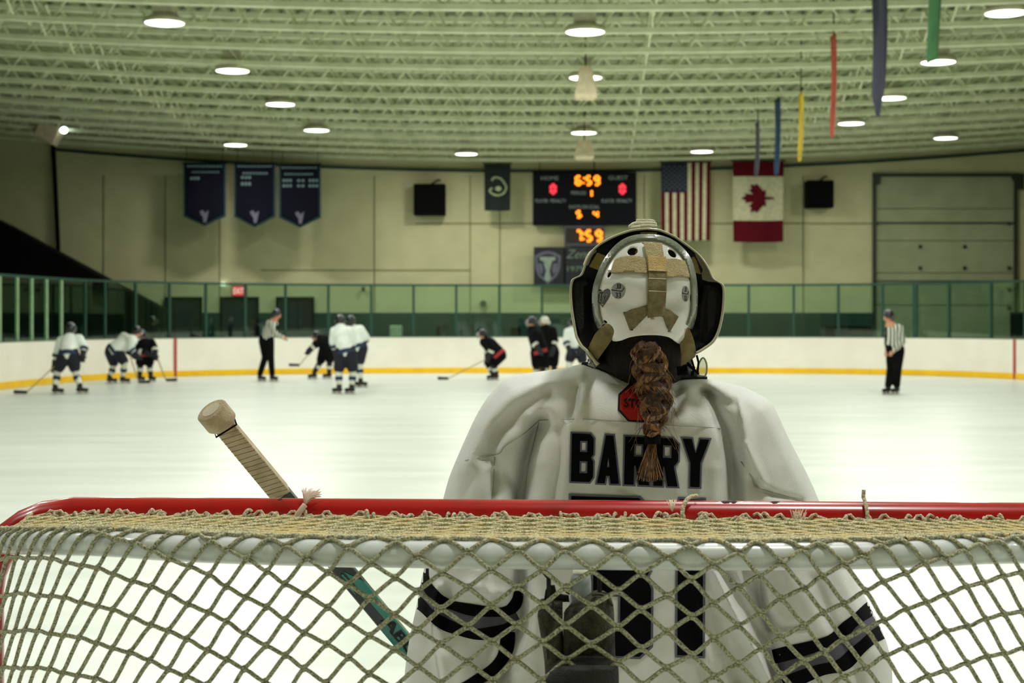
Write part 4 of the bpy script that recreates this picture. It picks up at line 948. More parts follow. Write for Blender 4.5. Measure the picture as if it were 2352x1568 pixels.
# ------------------------------------------------------------------ jersey surface
ol = [(928,1568),(935,1500),(945,1445),(956,1395),(966,1340),(978,1290),(998,1215),(1018,1145),(1032,1095),(1051,1048),(1070,1005),(1091,960),(1113,922),(1140,888),(1160,870),(1190,860),(1240,853),(1300,844),(1336,836),
      (1352,840),(1390,850),(1430,857),(1470,863),(1530,867),(1590,868),(1622,869),(1660,876),(1700,886),(1738,903),(1768,921),(1786,950),(1802,986),(1825,1032),(1850,1080),(1868,1118),(1882,1152),(1905,1200),(1935,1260),(1965,1328),(1990,1375),(2015,1425),(2035,1470),(2047,1520),(2050,1568)]
outline = smooth2([(924,1760),(926,1660)]+ol+[(2052,1660),(2054,1760)], 3)
edge_open = outline                                   # everything but the hem
FOLDS = [ # (points, half-width px, depth m: + away from the camera)
 ([(1246,968),(1226,1010),(1212,1060),(1200,1145),(1196,1240),(1200,1330),(1192,1420),(1168,1500),(1140,1600)], 20, .050),
 ([(1236,985),(1214,1050),(1200,1110)], 40, .020),
 ([(1150,1095),(1168,1145),(1180,1230)], 30, .016),
 ([(1258,966),(1240,1020),(1224,1090),(1216,1170)], 16, -.016),
 ([(1622,900),(1648,950),(1668,1000),(1676,1060),(1682,1145),(1706,1260),(1740,1380),(1770,1470),(1790,1600)], 17, .052),
 ([(1600,892),(1636,905),(1672,925)], 14, .012),
 ([(1652,985),(1664,1060),(1670,1145)], 12, -.014),
 ([(1680,915),(1704,960),(1716,1010),(1722,1080)], 16, -.014),
 ([(1320,852),(1240,880),(1165,925),(1110,985),(1080,1060)], 22, -.018),
 ([(1256,905),(1200,935),(1150,985),(1118,1050)], 20, .020),
 ([(1325,890),(1316,925),(1306,960)], 10, .014),
 ([(1345,893),(1338,930),(1330,962)], 14, -.008),
 ([(1120,925),(1085,1000),(1060,1075)], 16, -.008),
 ([(1135,1090),(1132,1130),(1120,1200),(1100,1290)], 12, .016),
 ([(1165,1085),(1185,1125),(1196,1160)], 10, .010),
 ([(1700,1030),(1722,1075),(1735,1110),(1775,1135),(1840,1150)], 9, .010),
 ([(1712,1020),(1738,1070),(1755,1110)], 10, -.008),
 ([(1730,905),(1775,960),(1810,1030),(1840,1100)], 26, -.010),
 ([(1685,1060),(1700,1110),(1705,1160)], 12, .012),
 ([(1558,885),(1552,910),(1556,945)], 12, .010), ([(1585,890),(1575,925),(1572,965)], 20, -.008),
 ([(1390,880),(1378,930),(1375,980)], 26, -.006),
 ([(1290,980),(1284,1060),(1270,1140)], 12, .010), ([(1310,985),(1300,1060),(1292,1140),(1290,1250)], 14, -.006),
 ([(1645,1080),(1640,1145)], 18, -.008), ([(1430,1120),(1460,1140)], 14, .006),
 # below the crossbar
 ([(1120,1300),(1118,1345),(1126,1375)], 9, -.016), ([(1010,1345),(1000,1380),(992,1430),(1000,1500),(1010,1568)], 8, -.014), ([(1030,1360),(1018,1420),(1022,1480)], 16, .018),
 ([(1150,1380),(1110,1392),(1060,1390),(1010,1372)], 14, .010), ([(1176,1372),(1130,1360),(1080,1345)], 16, -.010),
 ([(1150,1400),(1130,1450),(1110,1500),(1100,1560)], 22, .026), ([(1210,1300),(1225,1380),(1215,1460),(1185,1540)], 16, -.020), ([(1240,1400),(1230,1480),(1235,1560)], 14, .012),
 ([(1640,1310),(1680,1390),(1730,1480),(1770,1560)], 12, -.024), ([(1662,1300),(1700,1370),(1750,1460)], 10, .020), ([(1620,1380),(1650,1460),(1690,1560)], 14, .014), ([(1610,1440),(1630,1520)], 10, -.010),
 ([(1745,1330),(1752,1400),(1768,1440)], 10, .030), ([(1720,1310),(1735,1380),(1760,1440),(1790,1500)], 9, -.012), ([(1772,1420),(1800,1440),(1850,1440)], 9, .012),
 ([(1800,1300),(1860,1400),(1890,1450)], 26, -.008), ([(1870,1330),(1905,1420),(1960,1520),(1980,1600)], 14, .010), ([(1930,1300),(1975,1400),(2010,1500)], 22, -.010),
]
STEPS = [ # (points top to bottom, side that falls back: -1 left / +1 right, decay px, depth m)
 ([(1240,968),(1228,1010),(1214,1070),(1205,1145),(1200,1240),(1206,1330),(1198,1400)], -1, 30, .040),
 ([(1206,1400),(1180,1480),(1150,1570)], -1, 40, .03),
 ([(1652,984),(1668,1060),(1674,1145),(1690,1220)], 1, 16, .030),
 ([(1612,893),(1640,940),(1658,985)], 1, 22, .022),
 ([(1690,915),(1700,970),(1704,1040),(1706,1145),(1716,1220)], -1, 14, .026),
 ([(1640,1300),(1690,1400),(1740,1490),(1780,1570)], 1, 22, .028),
 ([(1238,966),(1200,998),(1160,1024),(1146,1042)], -1, 18, -.010),
 ([(1130,1052),(1132,1100),(1128,1145)], 1, 22, .014),
 ([(1706,1062),(1730,1100),(1742,1124),(1800,1140)], -1, 14, .012)]
def sstep(pts, side, w_, dp, X, Y):
    D = np.full(len(X), 1e9); Sg = np.zeros(len(X))
    for (x1, y1), (x2, y2) in zip(pts[:-1], pts[1:]):
        dx, dy = x2-x1, y2-y1; t = ((X-x1)*dx+(Y-y1)*dy)/(dx*dx+dy*dy); tc = np.clip(t, 0, 1)
        d = np.hypot(X-x1-tc*dx, Y-y1-tc*dy); m = d < D; D = np.where(m, d, D); Sg = np.where(m, np.sign((X-x1)*dy-(Y-y1)*dx), Sg)
    out = Sg*side > 0; ends = 1-np.clip((pts[0][1]+14-Y)/28, 0, 1); ends = ends*(1-np.clip((Y-pts[-1][1]+14)/28, 0, 1))
    return dp*np.where(out, np.exp(-D/w_)*(1-np.exp(-(D+3)/5)), np.exp(-(D/3.5)**2)*(1-math.exp(-.6)))*ends
def bulge(D, R, m, p=2.4):
    t = np.clip(D/R, 0, 1); return m*(1-(1-t)**p)**(1/p)
oe = outline[:]
def jy(X, Y):
    D = pdist(oe, X, Y); y = 3.09-bulge(D, 150, .135)
    y = y-.018*np.clip((Y-1100)/450, 0, 1)*np.exp(-((X-1440)/170)**2)
    for pts, w_, dp in FOLDS: y = y+dp*np.clip(D/30, 0, 1)*np.exp(-(pdist(pts, X, Y)/w_)**2)
    for a_ in STEPS: y = y+sstep(*a_, X, Y)*np.clip(D/30, 0, 1)
    y = y+.0022*np.sin(X*.045+Y*.021)*np.sin(Y*.037-X*.013)*np.clip(D/40, 0, 1)
    return y
ME = P(1481, 700, 3.05)
goalie = empty('person', (P(1481,0,3.1).x, 3.15, 0)); tag(goalie, 'goalie seen from behind in white jersey with cream mask and brown braid', 'person')
def fabric():
    m = bpy.data.materials.new('jersey_knit'); m.use_nodes = True; nt = m.node_tree; N = nt.nodes; L = nt.links; b = N['Principled BSDF']
    b.inputs['Roughness'].default_value = .78; b.inputs['Sheen Weight'].default_value = .15; b.inputs['Specular IOR Level'].default_value = .25
    tc = N.new('ShaderNodeTexCoord'); mp = N.new('ShaderNodeMapping'); mp.inputs['Rotation'].default_value = (0, math.radians(45), 0); L.new(tc.outputs['Object'], mp.inputs[0])
    v = N.new('ShaderNodeTexVoronoi'); v.inputs['Scale'].default_value = 420; v.inputs['Randomness'].default_value = .15; L.new(mp.outputs[0], v.inputs['Vector'])
    n = N.new('ShaderNodeTexNoise'); n.inputs['Scale'].default_value = 7; n.inputs['Detail'].default_value = 3; L.new(tc.outputs['Object'], n.inputs['Vector'])
    r = N.new('ShaderNodeValToRGB'); r.color_ramp.elements[0].color = lin((212,214,210)); r.color_ramp.elements[1].color = lin((228,229,227)); r.color_ramp.elements[0].position = .35; r.color_ramp.elements[1].position = .65
    L.new(n.outputs[0], r.inputs[0]); L.new(r.outputs[0], b.inputs['Base Color'])
    bp = N.new('ShaderNodeBump'); bp.inputs['Strength'].default_value = .5; bp.inputs['Distance'].default_value = .0012; L.new(v.outputs['Distance'], bp.inputs['Height']); L.new(bp.outputs[0], b.inputs['Normal']); return m
M_knit = fabric()
V, Fc = flatmesh([outline], 4.5); X, Y = V[:, 0], V[:, 1]; n = len(V)
yb = jy(X, Y); D = pdist(oe, X, Y); yf = 3.09+bulge(D, 170, .16)
W = np.concatenate([np.stack([(X-CX)*yb/F, yb, H-(Y-HY)*yb/F], 1), np.stack([(X-CX)*3.09/F, yf, H-(Y-HY)*3.09/F], 1)])
bm = bmesh.new(); bv = [bm.verts.new(p) for p in W]
for f in Fc: bm.faces.new([bv[i] for i in f]); bm.faces.new([bv[i+n] for i in f[::-1]])
bmesh.ops.remove_doubles(bm, verts=bm.verts, dist=.0008); bmesh.ops.recalc_face_normals(bm, faces=bm.faces); bm.verts.index_update()
jm_ = ([tuple(v.co) for v in bm.verts], [tuple(v.index for v in f.verts) for f in bm.faces]); bm.free()
jersey = link('jersey', (np.array(jm_[0]), jm_[1]), M_knit, goalie, smooth=True, recalc=False)
# collar piping
cpts = smooth2([(1336,836),(1352,840),(1390,850),(1430,857),(1470,863),(1530,867),(1590,868),(1624,870)], 6)
mb = MB(); mb.tube([P(a, b-1.5, 3.065) for a, b in cpts], [.0035+.0035*min(1, i/8, (len(cpts)-1-i)/6) for i in range(len(cpts))], 8); link('collar_piping', mb, mat('piping_navy', (14,14,26), .7), jersey, smooth=True)
def jline(pts, r, k=8, off=.0016): 
    q = smooth2(pts, k); X_ = np.array([a for a, b in q]); Y_ = np.array([b for a, b in q]); yy = jy(X_, Y_)-off; yy = np.convolve(np.pad(yy, 2, 'edge'), np.ones(5)/5, 'valid'); mb = MB(); mb.tube([P(a, b, y) for (a, b), y in zip(q, yy)], r, 6); return mb
M_seamk = mat('jersey_seam', (176,180,174), .85)
for pts in ([(1238,965),(1330,962),(1420,967),(1520,975),(1600,979),(1655,984)], [(1238,966),(1200,998),(1160,1024),(1146,1041),(1112,1049),(1068,1057)], [(1238,966),(1228,1010),(1214,1070),(1205,1145)], [(1136,1050),(1134,1100),(1130,1150)], [(1702,1060),(1728,1098),(1738,1118),(1790,1135),(1850,1152)], [(1655,984),(1669,1060),(1675,1145)]):
    link('seam', jline(pts, .0011), M_seamk, jersey, smooth=True)
# stripes round the sleeves
def ribbon(pts, hw):
    p = smooth2(pts, 6); L_, R_ = [], []
    for i, (a, b) in enumerate(p):
        q0 = p[max(i-1, 0)]; q1 = p[min(i+1, len(p)-1)]; dx, dy = q1[0]-q0[0], q1[1]-q0[1]; l = math.hypot(dx, dy)+1e-9; h = hw*(1+.12*math.sin(i*.5))
        L_.append((a-dy/l*h, b+dx/l*h)); R_.append((a+dy/l*h, b-dx/l*h))
    return L_+R_[::-1]
M_stk = mat('sleeve_black', (5,5,9), .9, spec=.12); M_stg = mat('sleeve_grey', (84,82,96), .75)
inner = [(a, b) for a, b in outline]
for nm, pts, hw, m_ in (
  ('sleeve_stripe', [(974,1268),(972,1310),(982,1346),(1006,1374),(1050,1393),(1105,1403),(1160,1404),(1186,1384),(1192,1350)], 12, M_stk),
  ('sleeve_stripe', [(950,1335),(966,1356),(1000,1392),(1046,1416),(1095,1428),(1150,1425),(1186,1408)], 18, M_stg),
  ('sleeve_stripe', [(944,1372),(966,1388),(1000,1420),(1040,1441),(1090,1456),(1145,1450),(1180,1434)], 13, M_stk),
  ('sleeve_stripe', [(1168,1450),(1160,1500),(1130,1540),(1080,1575),(1030,1590)], 15, M_stk),
  ('sleeve_stripe', [(2022,1380),(1985,1408),(1950,1436),(1920,1466),(1870,1484),(1776,1508)], 15, M_stk),
  ('sleeve_stripe', [(2036,1408),(1995,1432),(1960,1462),(1925,1494),(1875,1510),(1790,1538)], 20, M_stg),
  ('sleeve_stripe', [(2050,1440),(2010,1460),(1970,1494),(1935,1526),(1880,1540),(1800,1572)], 15, M_stk),
  ('sleeve_stripe', [(1252,1562),(1320,1568),(1400,1572)], 7, M_stk)):
    surf(nm, [ribbon(pts, hw)], 6.0, jy, m_, jersey, off=.0020 if m_ is M_stk else .0011, clip=inner)
# block letters
M_lk = mat('letter_black', (5,5,9), .9, spec=.12); M_lg = mat('letter_grey', (100,104,122), .8)
LET = {
 'B': ([(0,0),(.84,0),(1,.09),(1,.42),(.89,.49),(1,.57),(1,.90),(.84,1),(0,1)], [[(.38,.15),(.72,.15),(.72,.38),(.38,.38)], [(.38,.57),(.74,.57),(.74,.82),(.38,.82)]]),
 'A': ([(.36,0),(.70,0),(1,1),(.62,1),(.57,.84),(.40,.84),(.35,1),(0,1)], [[(.49,.45),(.555,.66),(.43,.66)]]),
 'R': ([(0,0),(.78,0),(1,.12),(1,.47),(.82,.58),(1,1),(.58,1),(.44,.60),(.38,.60),(.38,1),(0,1)], [[(.37,.15),(.72,.15),(.72,.41),(.37,.41)]]),
 'Y': ([(0,0),(.34,0),(.5,.30),(.66,0),(1,0),(.68,.50),(.68,1),(.32,1),(.32,.50)], []),
 '3': ([(0,0),(.84,0),(1,.07),(1,.43),(.94,.50),(1,.57),(1,.93),(.86,1),(0,1),(0,.82),(.62,.82),(.62,.61),(.28,.61),(.28,.43),(.62,.43),(.62,.18),(0,.18)], []),
 '1': ([(.15,0),(1,0),(1,1),(.1,1),(.1,.14),(0,.14)], [])}
def offset_poly(p, d):
    n = len(p); ar = sum(p[i][0]*p[(i+1) % n][1]-p[(i+1) % n][0]*p[i][1] for i in range(n)); sg = 1 if ar > 0 else -1; out = []
    for i in range(n):
        a, b, c = p[i-1], p[i], p[(i+1) % n]
        def nm(u, v): dx, dy = v[0]-u[0], v[1]-u[1]; l = math.hypot(dx, dy)+1e-9; return (dy/l*sg, -dx/l*sg)
        n1, n2 = nm(a, b), nm(b, c); k = 1+n1[0]*n2[0]+n1[1]*n2[1]; k = max(k, .35); out.append((b[0]+d*(n1[0]+n2[0])/k, b[1]+d*(n1[1]+n2[1])/k))
    return out
def letter(ch, x0, x1, y0, h, slope, name, brd, par=None):
    o, hs = LET[ch]
    mp = lambda u, v: (x0+(x1-x0)*u-v*2.5, y0+h*v+slope*(x1-x0)*u)
    o = [mp(*q) for q in o]; hs = [[mp(*q) for q in g] for g in hs]
    g = surf(name, [offset_poly(o, brd)]+[offset_poly(q, -brd) for q in hs], 6.0, jy, M_lg, jersey, off=.0022)
    surf('letter_face', [o]+hs, 6.0, jy, M_lk, g, off=.0034) if False else surf(name, [o]+hs, 6.0, jy, M_lk, jersey, off=.0034)
for ch, a, b, t in (('B',1314,1364,995),('A',1374,1424,999),('R',1436,1494,1002),('R',1503,1559,1005),('Y',1568,1629,1007)): letter(ch, a, b, t, 110, .04, 'name_letter', 4.0)
letter('3', 1312, 1497, 1139, 364, .03, 'number_digit', 5.5); letter('1', 1552, 1616, 1146, 358, .03, 'number_digit', 5.5)
# octagonal stop patch
oc = [(1463+47*math.cos(math.radians(22.5+45*k+2)), 925+48*math.sin(math.radians(22.5+45*k+2))) for k in range(8)]
pat = surf('stop_patch', [oc], 6.0, jy, mat('patch_black', (10,8,8), .8), jersey, off=.0020)
oi = [(1463+(a-1463)*.89, 925+(b-925)*.89) for a, b in oc]; surf('stop_patch', [oi], 6.0, jy, mat('patch_red', (190,12,16), .7), jersey, off=.0030)
vs, fs = text_mesh('STOP', 1, 0, .03); x0 = min(v.x for v in vs); x1 = max(v.x for v in vs); y0 = min(v.y for v in vs); y1 = max(v.y for v in vs)
Vx = np.array([1433+(v.x-x0)/(x1-x0)*60 for v in vs]); Vy = np.array([935-(v.y-y0)/(y1-y0)*21+.05*(1433+(v.x-x0)/(x1-x0)*60-1433) for v in vs]); yy = jy(Vx, Vy)-.0042
o = link('patch_lettering', (np.stack([(Vx-CX)*yy/F, yy, H-(Vy-HY)*yy/F], 1), fs), mat('patch_print', (24,6,8), .8), jersey, recalc=False)
# ------------------------------------------------------------------ goalie body
HX = P(1481,0,3.03).x
HC = Vector((HX, 3.035, P(0,655,3.0).z))
b = MB(); b.ball(HC, (.078,.098,.118), 20, 14); b.ball(HC+Vector((0,.02,-.06)), (.06,.075,.06), 14, 10); b.ball(HC+Vector((0,.098,-.018)), (.014,.02,.022), 10, 8); b.ball(HC+Vector((0,.088,-.062)), (.026,.012,.009), 10, 6)
for s_ in (-1, 1): b.ball(HC+Vector((s_*.03,.09,.008)), (.013,.010,.009), 8, 6); b.ball(HC+Vector((s_*.08,.0,-.01)), (.012,.02,.032), 8, 6)
nb = P(1481,860,3.1); b.cap(HC-Vector((0,0,.07)), nb, .058, .07); b.cap(nb-Vector((0,-.04,.06)), (HX, 3.12, .85), .12, .14)
shl, shr = P(1225,965,3.13), P(1690,975,3.13); b.cap(shl, shr, .06)
ell, elr = P(1085,1320,3.15), P(1870,1360,3.15); hl_, hr_ = Vector((-.04,3.44,.60)), P(1900,1730,3.40)
for a_, e_, h_, sg in ((shl, ell, hl_, 1), (shr, elr, hr_, -1)):
    b.cap(a_, e_, .055, .045); b.cap(e_, h_, .045, .03); dv = (h_-e_).normalized(); b.ball(h_+dv*.04, (.042,.028,.045))
    for q in range(4): s0 = h_+dv*.05+Vector(((q-1.5)*.019,0,0)); b.tube([s0, s0+dv*.035+Vector((0,.01,-.005)), s0+dv*.055+Vector((0,.03,-.02))], [.009,.0085,.007], 6)
    b.cap(h_+dv*.02+Vector((sg*.035,0,0)), h_+dv*.05+Vector((sg*.06,.01,0)), .010, .009, 6)
LX = [HX-.17, HX+.19]
for s_, lx in zip((-1, 1), LX): b.cap((HX+s_*.09,3.12,.82), (lx,3.24,.48), .085, .06); b.cap((lx,3.24,.48), (lx,3.16,.15), .058, .042); b.cap((lx,3.16,.12), (lx,3.30,.09), .04)
blob('body', b, M_skin, goalie, .011, 3)
b = MB(); b.cap((HX-.1,3.17,.80), (HX+.1,3.17,.80), .14)
for s_, lx in zip((-1, 1), LX): b.cap((HX+s_*.1,3.17,.76), (HX+s_*.15,3.22,.55), .135, .12)
blob('pants', b, M_pn, goalie, .02, 4)
for lx in LX:
    b = MB(); b.box((lx,3.36,.44), (.28,.09,.80)); b.box((lx,3.33,.10), (.24,.12,.12)); b.box((lx-.12,3.30,.45),(.03,.10,.6)); b.box((lx+.12,3.30,.45),(.03,.10,.6))
    pd = blob('leg_pad', b, M_helw, goalie, .02, 3)
    b = MB(); b.cap((lx,3.24,.48), (lx,3.17,.2), .085, .065); blob('sock', b, M_sockw, goalie, .016, 3)
    b = MB(); b.cap((lx,3.14,.17), (lx,3.14,.10), .062, .056); b.cap((lx,3.13,.085), (lx,3.32,.075), .05, .042); blob('skate', b, M_boot, goalie, .012, 2)
    b = MB(); b.box((lx,3.2,.018), (.005,.30,.036)); b.box((lx,3.12,.045),(.02,.05,.03)); b.box((lx,3.28,.045),(.02,.05,.03)); link('skate_blade', b, M_steel, goalie)
b = MB(); b.box(hl_+Vector((0,.07,.04)), (.22,.05,.36)); b.cap(hl_-Vector((0,.03,0)), hl_+Vector((0,.02,.06)), .06, .065); blob('blocker_glove', b, M_helw, goalie, .014, 3)
b = MB(); b.ball(hr_+Vector((.02,.05,-.02)), (.13,.07,.16)); b.ball(hr_+Vector((-.08,.05,.06)), (.05,.05,.08)); b.cap(hr_+Vector((0,-.04,.04)), hr_, .07, .08); blob('catch_glove', b, M_helw, goalie, .014, 3)
# neck hair and dark neck guard
M_hair = mat('hair', (86,50,22), .55, rgb2=(34,18,8), nscale=60, nstretch=(3,3,.35), contrast=(.35,.62), bump=.6, bscale=300)
M_haird = mat('hair_dark', (36,22,12), .6, rgb2=(12,8,5), nscale=50, nstretch=(3,3,.35), contrast=(.4,.6), bump=.6, bscale=300)
b = MB(); b.ball(HC+Vector((0,-.005,.0)), (.085,.09,.118), 20, 12); b.ball(P(1484,805,3.05), (.088,.075,.09), 16, 10); b.ball(P(1482,838,3.10), (.096,.085,.045), 16, 10)
blob('hair', b, M_haird, goalie, .010, 4)
b = MB(); b.tube([P(1356,828,3.07), P(1400,840,3.03), P(1440,848,3.02), P(1480,853,3.015), P(1550,856,3.03), P(1600,858,3.07)], [.008,.012,.013,.013,.012,.008], 10, flat=1.0); link('neck_guard', b, mat('guard_black', (10,11,20), .7), goalie, smooth=True)
# braid of many hairs in three strands
braid = MB(); rnd = random.Random(11)
bc = smooth2([(1487,796),(1492,840),(1500,880),(1506,925),(1504,965),(1498,1000)], 16)
def braid_c(t):
    i = min(len(bc)-1.001, max(0, t*(len(bc)-1))); k = int(i); f_ = i-k; return (bc[k][0]*(1-f_)+bc[k+1][0]*f_, bc[k][1]*(1-f_)+bc[k+1][1]*f_)
bw = lambda t: (40-10*abs(t-.35)-17*max(0, t-.55)/.45)
BD = {}
def bdep(px, py):
    f0 = math.floor(py); t_ = py-f0; out = []
    for q in (f0, f0+1):
        k_ = (int(round(px/3))*3, q)
        if k_ not in BD: BD[k_] = bdep_(*k_)
        out.append(BD[k_])
    return out[0]*(1-t_)+out[1]*t_
def bdep_(px, py): 
    yj = float(jy(np.array([px]), np.array([max(py, 880)]))[0]) if py > 870 else 2.975
    if py < 900: yj = min(yj, 2.975+.0*(py-800))
    return min(yj, 2.985)-.030
NP = 60; CY = 1.55
core = MB()
for s3 in range(3):
    hairs = 230
    for h in range(hairs):
        a0 = rnd.random()*2*math.pi; rr = math.sqrt(rnd.uniform(.45, 1)); frizz = rnd.random() < .06; pts = []; fz = rnd.uniform(-1, 1); t0 = rnd.uniform(0, .02); t1 = 1.0 if not frizz else rnd.uniform(.4, .95)
        n_ = int(NP*(t1-t0))
        for i in range(n_+1):
            t = t0+(t1-t0)*i/n_; cx_, cy_ = braid_c(t); ph = 2*math.pi*(t*CY+s3/3); amp = bw(t)
            env = min(1, t*6+.5)
            off = math.sin(ph)*amp*.58*env; dz = math.cos(2*ph)*.013*env            # figure-of-eight weave
            thick = amp*.56; q = a0+t*1.5
            dd = bdep(cx_, cy_)
            e = 0
            if frizz and i > n_*.72: e = (i-n_*.72)/(n_*.28); 
            x = cx_+off+math.cos(q)*rr*thick+e*fz*22; z = cy_+math.sin(q)*rr*thick*.25+e*10
            pts.append(P(x, z, dd-dz-abs(math.sin(q))*rr*thick/1200*(1 if math.sin(q) > 0 else -1)*.7-e*.006))
        braid.tube(pts, (.00065 if not frizz else .0004)*(1+.6*rnd.random()), 3, caps=False)
    pts = []; rs = []
    for i in range(NP+1):
        t = i/NP; cx_, cy_ = braid_c(t); ph = 2*math.pi*(t*CY+s3/3); amp = bw(t); env = min(1, t*9+.35); pts.append(P(cx_+math.sin(ph)*amp*.58*env, cy_, bdep(cx_, cy_)-math.cos(2*ph)*.013*env+.003)); rs.append(amp*.46/1210)
    core.tube(pts, rs, 10)
tx, ty = bc[-1]
for h in range(260):                                        # loose tail below the hair tie
    a = rnd.gauss(0, .5); L_ = rnd.uniform(.75, 1.0); dd = bdep(tx, ty); x0 = tx+rnd.uniform(-9, 9); fr_ = rnd.uniform(-.012, .012)
    p0 = P(x0, ty+14, dd+.012+fr_*.4); ex = tx-6+a*22; p1 = P(x0*.5+ex*.5-2, ty+14+45*L_, dd+.008+fr_); 
    ye = float(jy(np.array([ex]), np.array([1100.]))[0])-.006-rnd.random()*.012; p2 = P(ex, ty+14+92*L_, ye)
    braid.tube(catmull([p0, p1, p2], 4), .0008, 4, caps=False)
for h in range(34):                                         # flyaway wisps
    t = rnd.uniform(.05, .95); cx_, cy_ = braid_c(t); sgn = rnd.choice((-1, 1)); dd = bdep(cx_, cy_)-.004; p = [P(cx_+sgn*20, cy_, dd), P(cx_+sgn*(32+rnd.random()*12), cy_+16, dd), P(cx_+sgn*(36+rnd.random()*26), cy_+38+rnd.random()*26, dd+.006)]
    braid.tube(catmull(p, 4), .00035, 3, caps=False)
link('braid', braid, mat('braid_hair', (164,118,66), .42, rgb2=(60,38,20), nscale=160, nstretch=(1,1,.4), contrast=(.38,.62), spec=.6), goalie, smooth=True, recalc=False)
link('braid_core', core, mat('braid_under', (92,56,28), .5, rgb2=(40,22,10), nscale=160, nstretch=(1,1,.4), bump=.5, bscale=500), goalie, smooth=True)
dd = bdep(tx, ty); mb = MB()
for q in range(5): mb.lathe(P(tx+1, ty+2+q*3.5, dd+.002), [(.0145+.001*math.cos(a), .0026*math.sin(a)) for a in np.linspace(0, 2*math.pi, 7)], 16)
link('hair_tie', mb, M_black, goalie, smooth=True)
# ------------------------------------------------------------------ the mask
M_cream = mat('mask_cream', (206,204,176), .35, rgb2=(186,184,154), nscale=9, coat=.3); M_maskin = mat('mask_liner', (9,9,8), .85, bump=.3, bscale=200)
M_foam = mat('ear_foam', (34,34,28), .9, rgb2=(24,24,20), nscale=20, bump=.5, bscale=350)
mask = link('goalie_mask', MB().add([(0,0,0)], []) or MB(), M_cream, goalie) if False else None
Z = lambda x, y: (1240+x/3.734, 480+y/3.734)
rimz = [(900,160),(960,162),(1030,172),(1090,195),(1165,232),(1235,280),(1310,335),(1372,390),(1420,450),(1460,520),(1492,590),(1530,618),(1575,645),(1590,700),(1588,800),(1578,900),(1558,1000),(1532,1080),(1492,1148),(1430,1196),(1380,1228),(1335,1250),
        (1260,1300),(1150,1365),(1000,1395),(800,1395),(640,1370),(530,1345),(482,1335),(440,1280),(405,1235),(372,1205),(345,1180),(312,1120),(298,1080),(280,980),(262,860),(254,740),(256,660),(270,606),(300,585),(345,562),(372,500),(400,420),(440,355),(500,300),(560,262),(640,222),(720,192),(800,170)]
rim = smooth2([Z(*q) for q in rimz], 3, True); cxm, cym = 1483, 672
def rec(a, b): return .13*max(0, min(1, (b-806)/22))*max(0, min(1, (a-1371)/6))*max(0, min(1, (1600-a)/10))
def ring(sc, Yd, shy=0, pl=rim, sy=None): return [P(cxm+(a-cxm)*sc, cym+(b-cym)*(sy or sc)+shy, Yd+rec(a, b)) for a, b in pl]
def shell(rings, mi=0, capend=False):
    V = []; fs = []; n = len(rings[0])
    for r in rings: V += r
    for k in range(len(rings)-1):
        for i in range(n): fs.append((k*n+i, k*n+(i+1) % n, (k+1)*n+(i+1) % n, (k+1)*n+i))
    if capend: fs.append(tuple((len(rings)-1)*n+i for i in range(n)))
    return V, fs
V, fs = shell([ring(.965, 2.955), ring(.985, 2.945), ring(1.0, 2.95), ring(1.0, 2.99), ring(.985, 3.04), ring(.95, 3.09), ring(.87, 3.14), ring(.74, 3.18), ring(.56, 3.20), ring(.42, 3.21)])
mask = link('goalie_mask', (np.array([tuple(v) for v in V]), fs), M_cream, goalie, smooth=True); mask['label'] = 'cream goalie mask with dark padded inside'
V, fs = shell([ring(.965, 2.956), ring(.958, 2.965), ring(.945, 3.0), ring(.92, 3.06), ring(.84, 3.12), ring(.70, 3.165), ring(.5, 3.19), ring(.40, 3.195)])
link('mask_liner', (np.array([tuple(v) for v in V]), fs), M_maskin, mask, smooth=True)
mb = MB()
for q in range(-5, 6): mb.tube([P(cxm+q*14, 590, 3.235+.0*q), P(cxm+q*15, 660, 3.265-.0008*q*q), P(cxm+q*13, 760, 3.23)], .0022, 6)
for py in (620, 690, 745): mb.tube(catmull([P(cxm-80, py, 3.20), P(cxm, py, 3.272), P(cxm+80, py, 3.20)], 5), .0024, 6)
link('face_cage', mb, M_steel, mask)
# side padding inside the mask
def padblk(pts, Y0, Y1, nm, m, par, bev=.004):
    mb = MB(); mb.poly([P(*Z(a, b), Y0) for a, b in pts], (0, Y1-Y0, 0)); o = link(nm, mb, m, par); mod(o, 'BEVEL', width=bev, segments=2, limit_method='ANGLE'); return o
padblk([(285,640),(300,612),(408,612),(408,655),(375,660),(378,1000),(345,1100),(330,1080),(300,960),(280,800)], 2.962, 3.02, 'ear_pad', M_foam, mask)
padblk([(1440,640),(1545,690),(1560,760),(1545,960),(1500,1090),(1440,1150),(1400,1150),(1410,900)], 2.966, 3.03, 'ear_pad', M_foam, mask)
padblk([(1450,690),(1520,700),(1525,800),(1500,1000),(1440,1080),(1430,900)], 2.958, 2.97, 'ear_pad', mat('ear_foam2', (22,21,17), .9, bump=.4, bscale=300), mask)
for pts in ([(862,196),(1004,196),(1006,226),(866,226)], ): padblk(pts, 2.96, 2.966, 'strap', mat('strap_olive', (150,136,78), .9, bump=.5, bscale=400), mask, .001)
M_olive = MATS['strap_olive']; M_olived = mat('strap_dark_olive', (104,92,52), .9, rgb2=(84,74,40), nscale=20, bump=.5, bscale=500)
for pts in ([(492,372),(586,408),(560,450),(510,526),(422,492)], [(1322,405),(1345,440),(1385,560),(1335,545),(1276,432)]): padblk(pts, 2.955, 2.962, 'strap', M_olive, mask, .001)
padblk([(1320,340),(1440,500),(1500,600),(1530,628),(1450,622),(1395,606),(1388,550),(1400,520),(1340,410)], 2.950, 2.956, 'inner_lip', mat('lip_olive', (112,110,86), .5), mask, .001)
